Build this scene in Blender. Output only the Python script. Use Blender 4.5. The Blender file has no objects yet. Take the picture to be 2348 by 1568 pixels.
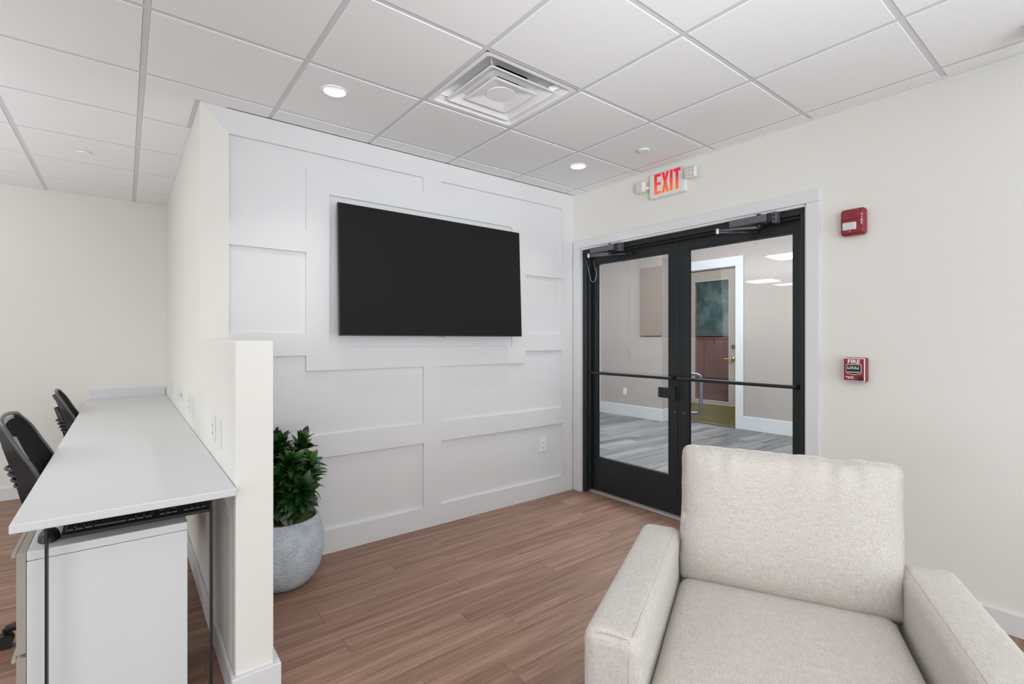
import bpy, bmesh, math, random
from mathutils import Vector, Matrix, noise
random.seed(7)
PI = math.pi
S = bpy.context.scene
COL = S.collection

# ------------------------------------------------------------------ camera
CH = 1.367                       # eye height
CEIL = 2.6874                    # ceiling height
YAW = 0.6655
cd = bpy.data.cameras.new('camera'); cam = bpy.data.objects.new('camera', cd); COL.objects.link(cam)
cam.location = (0, 0, CH); cam.rotation_euler = (PI/2, 0, -YAW)
cd.sensor_width = 36.0; cd.lens = 1131.2252*36.0/2348.0
cd.shift_y = -5.64/2348.0; cd.clip_start = 0.02; cd.clip_end = 100
S.camera = cam

# ------------------------------------------------------------------ world, lights, exposure
W = bpy.data.worlds.new('world'); S.world = W; W.use_nodes = True
W.node_tree.nodes['Background'].inputs[0].default_value = (0.93, 0.96, 1.0, 1)
W.node_tree.nodes['Background'].inputs[1].default_value = 1.0
S.view_settings.view_transform = 'Standard'; S.view_settings.look = 'None'
S.view_settings.exposure = 0.0; S.view_settings.gamma = 1.0; S.view_settings.use_curve_mapping = False
S.cycles.max_bounces = 12; S.cycles.diffuse_bounces = 8; S.cycles.glossy_bounces = 5
S.cycles.transparent_max_bounces = 16; S.cycles.transmission_bounces = 6
S.cycles.sample_clamp_indirect = 6.0; S.cycles.caustics_reflective = False; S.cycles.caustics_refractive = False
S.cycles.use_denoising = True

def area(name, loc, rot, sx, sy, power, col=(1, 1, 1), spread=PI):
    l = bpy.data.lights.new(name, 'AREA'); l.shape = 'RECTANGLE'; l.size = sx; l.size_y = sy
    l.energy = power; l.color = col; l.spread = spread
    o = bpy.data.objects.new(name, l); COL.objects.link(o); o.location = loc; o.rotation_euler = rot
    return o
COOL = (0.90, 0.955, 1.0)
LW = area('window_and_fill_light', (0.9, -2.93, 1.35), (PI/2, 0, 0), 4.2, 2.1, 58, COOL)
LW2 = area('window_and_fill_light', (-3.6, -2.93, 1.35), (PI/2, 0, 0), 3.4, 2.1, 64, COOL)
LG = area('window_ground_bounce', (0.9, -2.93, 0.5), (math.radians(110), 0, 0), 4.2, 0.8, 20, COOL)
LS = area('window_and_fill_light', (-6.5, 0.8, 1.4), (PI/2, 0, -PI/2), 3.5, 2.0, 78, COOL)  # added fill light; the left wall has no window here
LT = area('lounge_troffer_light', (0.2, -0.9, CEIL-0.02), (0, 0, 0), 2.4, 1.2, 10, (1.0, 0.99, 0.97))
UL = area('lounge_fill', (0.3, -1.2, 0.8), (PI, 0, 0), 3.6, 2.0, 68, COOL, math.radians(125))  # added upward fill behind the camera, no fixture; brightens the ceiling
UF = area('ceiling_fill', (0.0, -1.3, 1.25), (0, 0, 0), 0.9, 0.9, 10.5, (0.93, 0.97, 1.0), math.radians(56))  # added fill aimed at the far ceiling, stands for no real source
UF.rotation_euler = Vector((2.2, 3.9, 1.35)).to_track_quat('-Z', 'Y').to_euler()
UA = area('alcove_fill', (-2.7, 3.6, 0.8), (PI, 0, 0), 2.0, 3.0, 62, COOL, math.radians(130))  # added out-of-view fill for the alcove ceiling, no fixture there
LA = area('alcove_troffer_light', (-1.45, 3.35, CEIL-0.03), (0, 0, 0), 0.56, 0.56, 12, (1.0, 0.985, 0.96))
LA2 = area('alcove_troffer_light', (-4.5, 5.2, CEIL-0.03), (0, 0, 0), 0.56, 0.56, 12, (1.0, 0.985, 0.96))
LL = area('lobby_light', (5.2, 2.9, 3.36), (0, 0, 0), 2.4, 3.6, 285, (0.88, 0.95, 1.0))
LL2 = area('lobby_light', (4.9, 6.3, 3.36), (0, 0, 0), 1.6, 1.6, 75, (0.88, 0.95, 1.0))  # second area light, added to brighten the lobby's left wall
LO = area('office_light', (8.4, 4.2, 2.9), (0, 0, 0), 0.6, 1.2, 70, (0.95, 0.98, 1.0))

# ------------------------------------------------------------------ materials
def srgb(r, g, b):
    f = lambda c: (c/255/12.92) if c/255 <= 0.04045 else ((c/255+0.055)/1.055)**2.4
    return (f(r), f(g), f(b), 1)
class MT:
    def __init__(s, name):
        s.m = bpy.data.materials.new(name); s.m.use_nodes = True
        s.t = s.m.node_tree; s.b = s.t.nodes['Principled BSDF']; s.o = s.t.nodes['Material Output']
    def n(s, typ, **kw):
        x = s.t.nodes.new(typ)
        for k, v in kw.items():
            if k.startswith('i_'): x.inputs[k[2:].replace('_', ' ')].default_value = v
            else: setattr(x, k, v)
        return x
    def l(s, a, b): s.t.links.new(a, b)
def plain(name, col, rough=0.5, metal=0.0, spec=0.5, bump=0.0, bscale=200.0, var=0.0):
    M = MT(name); b = M.b
    b.inputs['Base Color'].default_value = col; b.inputs['Roughness'].default_value = rough
    b.inputs['Metallic'].default_value = metal; b.inputs['Specular IOR Level'].default_value = spec
    tc = M.n('ShaderNodeTexCoord')
    nz = M.n('ShaderNodeTexNoise', i_Scale=bscale, i_Detail=3.0); M.l(tc.outputs['Object'], nz.inputs['Vector'])
    if var > 0:
        mx = M.n('ShaderNodeMixRGB', blend_type='MULTIPLY'); mx.inputs[0].default_value = var
        mx.inputs[1].default_value = col; M.l(nz.outputs['Color'], mx.inputs[2])
        M.l(mx.outputs[0], b.inputs['Base Color'])
    if bump > 0:
        bp = M.n('ShaderNodeBump', i_Strength=bump, i_Distance=0.002); M.l(nz.outputs['Fac'], bp.inputs['Height'])
        M.l(bp.outputs[0], b.inputs['Normal'])
    return M.m
def linen_wall(name, col, amt=0.05):
    M = MT(name); b = M.b; b.inputs['Roughness'].default_value = 0.75; b.inputs['Specular IOR Level'].default_value = 0.2
    g = M.n('ShaderNodeNewGeometry'); acc = None
    for sc in ((60, 60, 900), (700, 700, 40)):
        mp = M.n('ShaderNodeMapping'); mp.inputs['Scale'].default_value = sc; M.l(g.outputs['Position'], mp.inputs['Vector'])
        nz = M.n('ShaderNodeTexNoise', i_Scale=1.0, i_Detail=2.0); M.l(mp.outputs[0], nz.inputs['Vector'])
        if acc is None: acc = nz.outputs['Fac']
        else:
            ad = M.n('ShaderNodeMath', operation='ADD'); M.l(acc, ad.inputs[0]); M.l(nz.outputs['Fac'], ad.inputs[1]); acc = ad.outputs[0]
    rp = M.n('ShaderNodeMapRange'); rp.inputs[1].default_value = 0.5; rp.inputs[2].default_value = 1.5
    rp.inputs[3].default_value = 1-amt; rp.inputs[4].default_value = 1+amt; M.l(acc, rp.inputs[0])
    vm = M.n('ShaderNodeVectorMath', operation='SCALE'); vm.inputs[0].default_value = col[:3]; M.l(rp.outputs[0], vm.inputs['Scale'])
    M.l(vm.outputs[0], b.inputs['Base Color'])
    bp = M.n('ShaderNodeBump', i_Strength=0.12, i_Distance=0.001); M.l(acc, bp.inputs['Height']); M.l(bp.outputs[0], b.inputs['Normal'])
    return M.m
def wood_floor(name, dark, mid, light, rough=0.45, rv=0.08):
    M = MT(name); b = M.b
    g = M.n('ShaderNodeNewGeometry'); oi = M.n('ShaderNodeObjectInfo')
    off = M.n('ShaderNodeVectorMath', operation='SCALE'); off.inputs[0].default_value = (37.0, 19.0, 11.0); M.l(oi.outputs['Random'], off.inputs['Scale'])
    ad = M.n('ShaderNodeVectorMath', operation='ADD'); M.l(g.outputs['Position'], ad.inputs[0]); M.l(off.outputs[0], ad.inputs[1])
    def nz(scale, det, rg, dist=0.0):
        mp = M.n('ShaderNodeMapping'); mp.inputs['Scale'].default_value = scale; M.l(ad.outputs[0], mp.inputs['Vector'])
        x = M.n('ShaderNodeTexNoise', i_Scale=1.0, i_Detail=det, i_Roughness=rg, i_Distortion=dist); M.l(mp.outputs[0], x.inputs['Vector']); return x.outputs['Fac']
    a = nz((1.1, 22.0, 1.0), 5.0, 0.62, 0.9)
    c = nz((3.0, 110.0, 1.0), 3.0, 0.6, 0.2)
    m1 = M.n('ShaderNodeMath', operation='MULTIPLY_ADD'); m1.inputs[1].default_value = 0.30; M.l(c, m1.inputs[0])
    m0 = M.n('ShaderNodeMath', operation='MULTIPLY'); m0.inputs[1].default_value = 0.70; M.l(a, m0.inputs[0]); M.l(m0.outputs[0], m1.inputs[2])
    sh = M.n('ShaderNodeMath', operation='MULTIPLY_ADD'); sh.inputs[1].default_value = rv; M.l(oi.outputs['Random'], sh.inputs[0])
    sb = M.n('ShaderNodeMath', operation='SUBTRACT'); sb.inputs[1].default_value = rv/2; M.l(m1.outputs[0], sb.inputs[0]); M.l(sb.outputs[0], sh.inputs[2])
    cr = M.n('ShaderNodeValToRGB'); M.l(sh.outputs[0], cr.inputs[0])
    e = cr.color_ramp.elements; e[0].position = 0.33; e[0].color = dark; e[1].position = 0.67; e[1].color = light
    x = e.new(0.50); x.color = mid
    M.l(cr.outputs[0], b.inputs['Base Color'])
    b.inputs['Roughness'].default_value = rough; b.inputs['Specular IOR Level'].default_value = 0.35
    bp = M.n('ShaderNodeBump', i_Strength=0.15, i_Distance=0.001); M.l(m1.outputs[0], bp.inputs['Height']); M.l(bp.outputs[0], b.inputs['Normal'])
    return M.m
def fabric(name, col, sc=1.0):
    M = MT(name); b = M.b; b.inputs['Roughness'].default_value = 0.9; b.inputs['Specular IOR Level'].default_value = 0.15
    b.inputs['Sheen Weight'].default_value = 0.25; b.inputs['Sheen Roughness'].default_value = 0.5
    tc = M.n('ShaderNodeTexCoord')
    outs = []
    for s3, det in (((460, 460, 38), 2.0), ((38, 460, 460), 2.0), ((460, 38, 460), 2.0), ((800, 800, 800), 1.0)):
        mp = M.n('ShaderNodeMapping'); mp.inputs['Scale'].default_value = [q*sc for q in s3]; M.l(tc.outputs['Object'], mp.inputs['Vector'])
        nz = M.n('ShaderNodeTexNoise', i_Scale=1.0, i_Detail=det); M.l(mp.outputs[0], nz.inputs['Vector']); outs.append(nz.outputs['Fac'])
    acc = outs[0]
    for q in outs[1:]:
        ad = M.n('ShaderNodeMath', operation='ADD'); M.l(acc, ad.inputs[0]); M.l(q, ad.inputs[1]); acc = ad.outputs[0]
    cr = M.n('ShaderNodeMapRange'); cr.inputs[1].default_value = 1.5; cr.inputs[2].default_value = 2.5
    cr.inputs[3].default_value = 0.72; cr.inputs[4].default_value = 1.26; M.l(acc, cr.inputs[0])
    vm = M.n('ShaderNodeVectorMath', operation='SCALE'); vm.inputs[0].default_value = col[:3]; M.l(cr.outputs[0], vm.inputs['Scale'])
    M.l(vm.outputs[0], b.inputs['Base Color'])
    bp = M.n('ShaderNodeBump', i_Strength=0.35, i_Distance=0.0015); M.l(acc, bp.inputs['Height']); M.l(bp.outputs[0], b.inputs['Normal'])
    return M.m
def glass_thin(name, tint=(0.93, 0.95, 0.95, 1), boost=1.0):
    M = MT(name); M.t.nodes.remove(M.b)
    tr = M.n('ShaderNodeBsdfTransparent'); tr.inputs[0].default_value = tint
    gl = M.n('ShaderNodeBsdfGlossy'); gl.inputs['Roughness'].default_value = 0.0; gl.inputs[0].default_value = (1, 1, 1, 1)
    fr = M.n('ShaderNodeFresnel'); fr.inputs[0].default_value = 1.5
    ge = M.n('ShaderNodeNewGeometry'); io = M.n('ShaderNodeMapRange'); io.inputs[3].default_value = 1.5; io.inputs[4].default_value = 1/1.5
    M.l(ge.outputs['Backfacing'], io.inputs[0]); M.l(io.outputs[0], fr.inputs[0])
    mu = M.n('ShaderNodeMath', operation='MULTIPLY'); mu.inputs[1].default_value = boost; mu.use_clamp = True; M.l(fr.outputs[0], mu.inputs[0])
    mx = M.n('ShaderNodeMixShader'); M.l(mu.outputs[0], mx.inputs[0]); M.l(tr.outputs[0], mx.inputs[1]); M.l(gl.outputs[0], mx.inputs[2])
    M.l(mx.outputs[0], M.o.inputs[0]); return M.m
def emit(name, col, st):
    M = MT(name); M.b.inputs['Base Color'].default_value = col
    M.b.inputs['Emission Color'].default_value = col; M.b.inputs['Emission Strength'].default_value = st
    return M.m

m_cream = linen_wall('cream wall paint', (0.755, 0.742, 0.70, 1), 0.022)
m_white = plain('white trim paint', (0.695, 0.695, 0.705, 1), 0.45, bump=0.05, bscale=60)
m_tile = plain('ceiling tile', (0.88, 0.88, 0.885, 1), 0.9, spec=0.1, bump=0.35, bscale=420, var=0.04)
m_tee = plain('ceiling grid metal', (0.66, 0.66, 0.67, 1), 0.5, spec=0.3)
m_slab = plain('ceiling void grey', (0.55, 0.55, 0.55, 1), 0.9)
m_plank = wood_floor('walnut vinyl plank', (0.160, 0.086, 0.057, 1), (0.275, 0.160, 0.111, 1), (0.405, 0.252, 0.182, 1), 0.42)
m_gplank = wood_floor('grey vinyl plank', (0.075, 0.072, 0.074, 1), (0.15, 0.142, 0.142, 1), (0.27, 0.255, 0.25, 1), 0.6, 0.20)
m_joint = plain('floor joint', (0.10, 0.055, 0.04, 1), 0.8)
m_gjoint = plain('grey floor joint', (0.07, 0.065, 0.065, 1), 0.8)
m_taupe = linen_wall('taupe wall paint', (0.43, 0.368, 0.338, 1), 0.03)
m_black = plain('black door paint', (0.0135, 0.0165, 0.018, 1), 0.42, spec=0.4, bump=0.04, bscale=300)
m_dark = plain('dark metal', (0.035, 0.037, 0.04, 1), 0.35, metal=0.6)
m_closer = plain('grey closer metal', (0.115, 0.122, 0.13, 1), 0.4, metal=0.25)
m_steel = plain('bright steel', (0.55, 0.56, 0.58, 1), 0.25, metal=1.0)
m_alu = plain('aluminium', (0.62, 0.60, 0.58, 1), 0.32, metal=0.8)
m_greymetal = plain('satin grey metal', (0.24, 0.27, 0.31, 1), 0.35, metal=0.6)
m_brass = plain('brass', (0.62, 0.45, 0.13, 1), 0.22, metal=1.0)
m_brassplate = plain('dull brass plate', (0.40, 0.31, 0.11, 1), 0.35, metal=0.85, var=0.3, bscale=3)
m_screen = plain('matt black screen', (0.0205, 0.0205, 0.0205, 1), 0.9, spec=0.0)
m_tvcase = plain('television case', (0.02, 0.02, 0.02, 1), 0.5)
m_fab = fabric('oatmeal linen weave', (0.525, 0.488, 0.443, 1))
m_stitch = plain('stitching thread', (0.46, 0.42, 0.37, 1), 0.9)
m_desk = plain('white laminate', (0.635, 0.64, 0.655, 1), 0.38, spec=0.4)
m_ped = plain('white pedestal steel', (0.69, 0.695, 0.70, 1), 0.4)
m_drawer = plain('taupe drawer front', (0.36, 0.325, 0.29, 1), 0.5)
m_plastic = plain('black plastic', (0.012, 0.012, 0.013, 1), 0.38)
m_key = plain('black keycap', (0.008, 0.008, 0.009, 1), 0.35)
m_frameplastic = plain('charcoal chair frame', (0.013, 0.012, 0.011, 1), 0.4)
m_rim = plain('grey chair rim', (0.085, 0.082, 0.078, 1), 0.35)
m_pad = plain('black upholstery', (0.007, 0.008, 0.009, 1), 0.9, spec=0.1)
m_plate = plain('cream wall plate', (0.74, 0.73, 0.69, 1), 0.35)
m_wplate = plain('white wall plate', (0.80, 0.80, 0.80, 1), 0.3)
m_slot = plain('dark slot', (0.03, 0.03, 0.03, 1), 0.6)
m_red = plain('alarm red plastic', (0.245, 0.012, 0.022, 1), 0.4)
m_redside = plain('red metal side', (0.24, 0.018, 0.028, 1), 0.45)
m_letter = plain('white lettering', (0.85, 0.83, 0.82, 1), 0.5)
m_signwhite = plain('white sign plastic', (0.74, 0.74, 0.715, 1), 0.35)
m_lens = plain('clear strobe lens', (0.80, 0.82, 0.82, 1), 0.15, metal=0.3, bump=1.0, bscale=110, var=0.45)
m_lamp = emit('lit downlight lens', (0.22, 0.22, 0.22, 1), 1.7)
m_reflglow = emit('glowing reflector wall', (1.0, 0.985, 0.96, 1), 1.7)
m_trof = emit('lit troffer diffuser', (1.0, 0.99, 0.97, 1), 5.0)
m_refl = plain('white reflector', (0.86, 0.86, 0.86, 1), 0.35)
m_glass = glass_thin('clear door glass', (0.90, 0.92, 0.92, 1), 1.3)
m_glass2 = glass_thin('office door glass', (0.85, 0.88, 0.88, 1), 1.3)
m_redwood = None

def mesh_fabric():
    M = MT('see-through chair mesh'); M.b.inputs['Base Color'].default_value = (0.015, 0.016, 0.018, 1); M.b.inputs['Roughness'].default_value = 0.7
    tr = M.n('ShaderNodeBsdfTransparent'); mx = M.n('ShaderNodeMixShader'); mx.inputs[0].default_value = 0.55
    M.l(tr.outputs[0], mx.inputs[1]); M.l(M.b.outputs[0], mx.inputs[2]); M.l(mx.outputs[0], M.o.inputs[0]); return M.m
m_mesh = mesh_fabric()
def leaf_mat():
    M = MT('glossy dark leaf'); b = M.b; oi = M.n('ShaderNodeObjectInfo'); tc = M.n('ShaderNodeTexCoord')
    cr = M.n('ShaderNodeValToRGB'); e = cr.color_ramp.elements
    e[0].color = (0.008, 0.032, 0.008, 1); e[1].color = (0.045, 0.165, 0.014, 1); x = e.new(0.6); x.color = (0.019, 0.080, 0.010, 1)
    M.l(oi.outputs['Random'], cr.inputs[0])
    sp = M.n('ShaderNodeSeparateXYZ'); M.l(tc.outputs['Object'], sp.inputs[0])
    ab = M.n('ShaderNodeMath', operation='ABSOLUTE'); M.l(sp.outputs[0], ab.inputs[0])
    mr = M.n('ShaderNodeMapRange'); mr.inputs[1].default_value = 0.0; mr.inputs[2].default_value = 0.004; mr.inputs[3].default_value = 1.35; mr.inputs[4].default_value = 0.95
    M.l(ab.outputs[0], mr.inputs[0])
    vm = M.n('ShaderNodeVectorMath', operation='SCALE'); M.l(cr.outputs[0], vm.inputs[0]); M.l(mr.outputs[0], vm.inputs['Scale'])
    M.l(vm.outputs[0], b.inputs['Base Color']); b.inputs['Roughness'].default_value = 0.33; b.inputs['Specular IOR Level'].default_value = 0.5
    return M.m
m_leaf = leaf_mat()
m_stem = plain('plant stem', (0.10, 0.085, 0.03, 1), 0.7)
def pot_mat():
    M = MT('pitted grey stone'); b = M.b; b.inputs['Roughness'].default_value = 0.75; tc = M.n('ShaderNodeTexCoord')
    v = M.n('ShaderNodeTexVoronoi', i_Scale=75.0); v.feature = 'F1'; M.l(tc.outputs['Object'], v.inputs['Vector'])
    n2 = M.n('ShaderNodeTexNoise', i_Scale=14.0, i_Detail=6.0); M.l(tc.outputs['Object'], n2.inputs['Vector'])
    n3 = M.n('ShaderNodeTexNoise', i_Scale=160.0, i_Detail=3.0); M.l(tc.outputs['Object'], n3.inputs['Vector'])
    a = M.n('ShaderNodeMath', operation='ADD'); M.l(n2.outputs['Fac'], a.inputs[0]); M.l(n3.outputs['Fac'], a.inputs[1])
    cr = M.n('ShaderNodeValToRGB'); M.l(a.outputs[0], cr.inputs[0]); e = cr.color_ramp.elements
    e[0].position = 0.0; e[1].position = 1.0
    e[0].color = (0.33, 0.38, 0.43, 1); e[1].color = (0.56, 0.62, 0.68, 1)
    mr = M.n('ShaderNodeMath', operation='MULTIPLY'); mr.inputs[1].default_value = 0.62; M.l(a.outputs[0], mr.inputs[0]); M.l(mr.outputs[0], cr.inputs[0])
    e[0].position = 0.40; e[1].position = 0.70
    M.l(cr.outputs[0], b.inputs['Base Color'])
    h = M.n('ShaderNodeMath', operation='ADD'); M.l(v.outputs['Distance'], h.inputs[0]); M.l(n3.outputs['Fac'], h.inputs[1])
    bp = M.n('ShaderNodeBump', i_Strength=0.8, i_Distance=0.004); M.l(h.outputs[0], bp.inputs['Height']); M.l(bp.outputs[0], b.inputs['Normal'])
    return M.m
m_pot = pot_mat()
m_moss = plain('moss', (0.19, 0.21, 0.035, 1), 0.95, bump=1.0, bscale=160, var=0.6)
def paint_mat():
    M = MT('teal abstract canvas'); b = M.b; tc = M.n('ShaderNodeTexCoord')
    n = M.n('ShaderNodeTexNoise', i_Scale=3.2, i_Detail=8.0, i_Roughness=0.65); M.l(tc.outputs['Object'], n.inputs['Vector'])
    cr = M.n('ShaderNodeValToRGB'); M.l(n.outputs['Fac'], cr.inputs[0]); e = cr.color_ramp.elements
    e[0].position = 0.36; e[0].color = (0.09, 0.16, 0.16, 1); e[1].position = 0.70; e[1].color = (0.34, 0.28, 0.28, 1)
    x = e.new(0.5); x.color = (0.15, 0.26, 0.26, 1); y = e.new(0.60); y.color = (0.27, 0.38, 0.39, 1)
    M.l(cr.outputs[0], b.inputs['Base Color']); b.inputs['Roughness'].default_value = 0.6; return M.m
m_paint = paint_mat()
m_redwood = wood_floor('reddish cabinet veneer', (0.15, 0.045, 0.032, 1), (0.24, 0.075, 0.055, 1), (0.33, 0.115, 0.085, 1), 0.3)
def exit_mat():
    M = MT('backlit red exit letters'); b = M.b; tc = M.n('ShaderNodeTexCoord'); sp = M.n('ShaderNodeSeparateXYZ'); M.l(tc.outputs['Object'], sp.inputs[0])
    mr = M.n('ShaderNodeMapRange'); mr.inputs[1].default_value = -0.075; mr.inputs[2].default_value = 0.03; M.l(sp.outputs[2], mr.inputs[0])
    cr = M.n('ShaderNodeValToRGB'); e = cr.color_ramp.elements; e[0].color = (0.85, 0.17, 0.02, 1); e[1].color = (0.74, 0.012, 0.03, 1); M.l(mr.outputs[0], cr.inputs[0])
    M.l(cr.outputs[0], b.inputs['Base Color']); M.l(cr.outputs[0], b.inputs['Emission Color']); b.inputs['Emission Strength'].default_value = 0.35
    return M.m
m_exit = exit_mat()

# ------------------------------------------------------------------ builders
MW = {}
def world_of(o): return MW.get(o.name, Matrix.Identity(4))
class B:
    """collects geometry in one bmesh"""
    def __init__(s): s.bm = bmesh.new()
    def box(s, x0, x1, y0, y1, z0, z1, bev=0.0, seg=2):
        vs = [s.bm.verts.new((x, y, z)) for x in (x0, x1) for y in (y0, y1) for z in (z0, z1)]
        fs = [s.bm.faces.new([vs[i] for i in q]) for q in ((0, 1, 3, 2), (4, 6, 7, 5), (0, 4, 5, 1), (2, 3, 7, 6), (0, 2, 6, 4), (1, 5, 7, 3))]
        if bev > 0:
            es = list({e for f in fs for e in f.edges})
            bmesh.ops.bevel(s.bm, geom=es, offset=bev, segments=seg, affect='EDGES', profile=0.5)
        return s
    def prism(s, pts, f0, f1):
        """pts: closed list; f0,f1 map a 2D point to 3D for the two caps"""
        a = [s.bm.verts.new(f0(p)) for p in pts]; b = [s.bm.verts.new(f1(p)) for p in pts]
        n = len(pts)
        s.bm.faces.new(a[::-1]); s.bm.faces.new(b)
        for i in range(n): s.bm.faces.new((a[i], a[(i+1) % n], b[(i+1) % n], b[i]))
        return s
    def tube(s, pts, r, seg=8, cap=True):
        pts = [Vector(p) for p in pts]; rings = []
        nrm = None
        for i, p in enumerate(pts):
            t = (pts[min(i+1, len(pts)-1)]-pts[max(i-1, 0)]).normalized()
            if nrm is None:
                nrm = t.orthogonal().normalized()
            else:
                nrm = (nrm - t*nrm.dot(t)).normalized()
            bn = t.cross(nrm)
            rr = r[i] if isinstance(r, (list, tuple)) else r
            rings.append([s.bm.verts.new(p+(nrm*math.cos(2*PI*k/seg)+bn*math.sin(2*PI*k/seg))*rr) for k in range(seg)])
        for a, b in zip(rings, rings[1:]):
            for k in range(seg): s.bm.faces.new((a[k], a[(k+1) % seg], b[(k+1) % seg], b[k]))
        if cap: s.bm.faces.new(rings[0][::-1]); s.bm.faces.new(rings[-1])
        return s
    def lathe(s, prof, seg=32, c=(0, 0, 0), caps=True):
        rings = [[s.bm.verts.new((c[0]+r*math.cos(2*PI*k/seg), c[1]+r*math.sin(2*PI*k/seg), c[2]+z)) for k in range(seg)] for r, z in prof]
        for a, b in zip(rings, rings[1:]):
            for k in range(seg): s.bm.faces.new((a[k], a[(k+1) % seg], b[(k+1) % seg], b[k]))
        if caps: s.bm.faces.new(rings[0][::-1]); s.bm.faces.new(rings[-1])
        return s
    def disc(s, c, r, axis, seg=24, t=0.001):
        c = Vector(c); ax = Vector(axis).normalized(); u = ax.orthogonal().normalized(); v = ax.cross(u)
        a = [s.bm.verts.new(c+(u*math.cos(2*PI*k/seg)+v*math.sin(2*PI*k/seg))*r) for k in range(seg)]
        b = [s.bm.verts.new(x.co+ax*t) for x in a]
        s.bm.faces.new(a[::-1]); s.bm.faces.new(b)
        for k in range(seg): s.bm.faces.new((a[k], a[(k+1) % seg], b[(k+1) % seg], b[k]))
        return s
    def grid(s, f, nu, nv, wrap_u=False):
        P = [[s.bm.verts.new(f(i/nu, j/nv)) for j in range(nv+1)] for i in range(nu + (0 if wrap_u else 1))]
        n = len(P)
        for i in range(nu):
            for j in range(nv): s.bm.faces.new((P[i][j], P[(i+1) % n][j], P[(i+1) % n][j+1], P[i][j+1]))
        return s
    def rbox(s, c, size, r, n=(10, 10, 10), warp=None):
        """rounded box from a subdivided cube; warp(u,v,w,p)->p deforms it"""
        bm2 = bmesh.new(); hs = [q/2 for q in size]; vmap = {}
        def V(u, v, w):
            k = (round(u, 5), round(v, 5), round(w, 5))
            if k not in vmap:
                p = Vector((u*hs[0], v*hs[1], w*hs[2]))
                inn = Vector([max(-h+r, min(h-r, q)) for q, h in zip(p, hs)])
                d = p-inn
                if d.length > 1e-9: p = inn+d.normalized()*r*min(1, d.length/r if d.length < r else 1)
                if warp: p = warp(u, v, w, p)
                vmap[k] = s.bm.verts.new(Vector(c)+p)
            return vmap[k]
        def lin(nn, h):
            # denser near the ends so that the rounding is smooth
            q = [-1, -1+0.3*r/h, -1+0.7*r/h, -1+r/h]
            m = [(-1+r/h)+(2-2*r/h)*i/nn for i in range(1, nn)]
            return q+m+[-x for x in q[::-1]]
        X = [lin(a, h) for a, h in zip(n, hs)]
        for ax in range(3):
            a, b = [k for k in range(3) if k != ax]
            for sgn in (-1, 1):
                for i in range(len(X[a])-1):
                    for j in range(len(X[b])-1):
                        q = []
                        for (ii, jj) in ((i, j), (i+1, j), (i+1, j+1), (i, j+1)):
                            t = [0, 0, 0]; t[ax] = sgn; t[a] = X[a][ii]; t[b] = X[b][jj]; q.append(V(*t))
                        if len(set(q)) == 4:
                            try: s.bm.faces.new(q)
                            except ValueError: pass
        bm2.free(); return s
    def mesh(s, o):
        """merge another mesh datablock"""
        s.bm.from_mesh(o); return s
    def done(s, name, mat, parent=None, world=True, smooth=False, recenter=False, split=False):
        if split:
            left = set(s.bm.verts); comps = []
            while left:
                st = [left.pop()]; c = set(st)
                while st:
                    for e_ in st.pop().link_edges:
                        for w_ in e_.verts:
                            if w_ in left: left.remove(w_); c.add(w_); st.append(w_)
                comps.append(c)
            res = []
            for c in comps:
                nb = B(); mp = {v: nb.bm.verts.new(v.co) for v in s.bm.verts if v in c}
                for f_ in s.bm.faces:
                    if f_.verts[0] in c: nb.bm.faces.new([mp[v] for v in f_.verts])
                res.append(nb.done(name, mat, parent, world, smooth, recenter))
            s.bm.free(); return res[0]
        bmesh.ops.recalc_face_normals(s.bm, faces=s.bm.faces)
        me = bpy.data.meshes.new(name)
        T = None
        if parent is not None and world: T = world_of(parent).inverted()
        if T is not None: s.bm.transform(T)
        o = None
        loc = Vector((0, 0, 0))
        if recenter and s.bm.verts:
            mn = Vector([min(v.co[k] for v in s.bm.verts) for k in range(3)]); mx = Vector([max(v.co[k] for v in s.bm.verts) for k in range(3)])
            loc = (mn+mx)/2; s.bm.transform(Matrix.Translation(-loc))
        s.bm.to_mesh(me); s.bm.free()
        me.materials.append(mat)
        if smooth:
            for p in me.polygons: p.use_smooth = True
        o = bpy.data.objects.new(name, me); COL.objects.link(o); o.location = loc
        if parent is not None: o.parent = parent
        MW[o.name] = (world_of(parent) if parent is not None else Matrix.Identity(4)) @ Matrix.Translation(loc)
        return o
def thing(name, loc, label=None, cat=None, rot=0.0, group=None, kind=None):
    o = bpy.data.objects.new(name, None); COL.objects.link(o); o.location = loc; o.rotation_euler = (0, 0, rot); o.empty_display_size = 0.1
    if label: o['label'] = label
    if cat: o['category'] = cat
    if group: o['group'] = group
    if kind: o['kind'] = kind
    MW[o.name] = Matrix.Translation(loc) @ Matrix.Rotation(rot, 4, 'Z')
    return o
def tag(o, label=None, cat=None, group=None, kind=None):
    for k, v in (('label', label), ('category', cat), ('group', group), ('kind', kind)):
        if v: o[k] = v
    return o
def struct(o, label=None): return tag(o, label=label, kind='structure')
def dup_tree(o, parent=None):
    c = o.copy(); COL.objects.link(c)
    if parent is not None: c.parent = parent
    for ch in list(o.children): dup_tree(ch, c)
    return c
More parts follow.
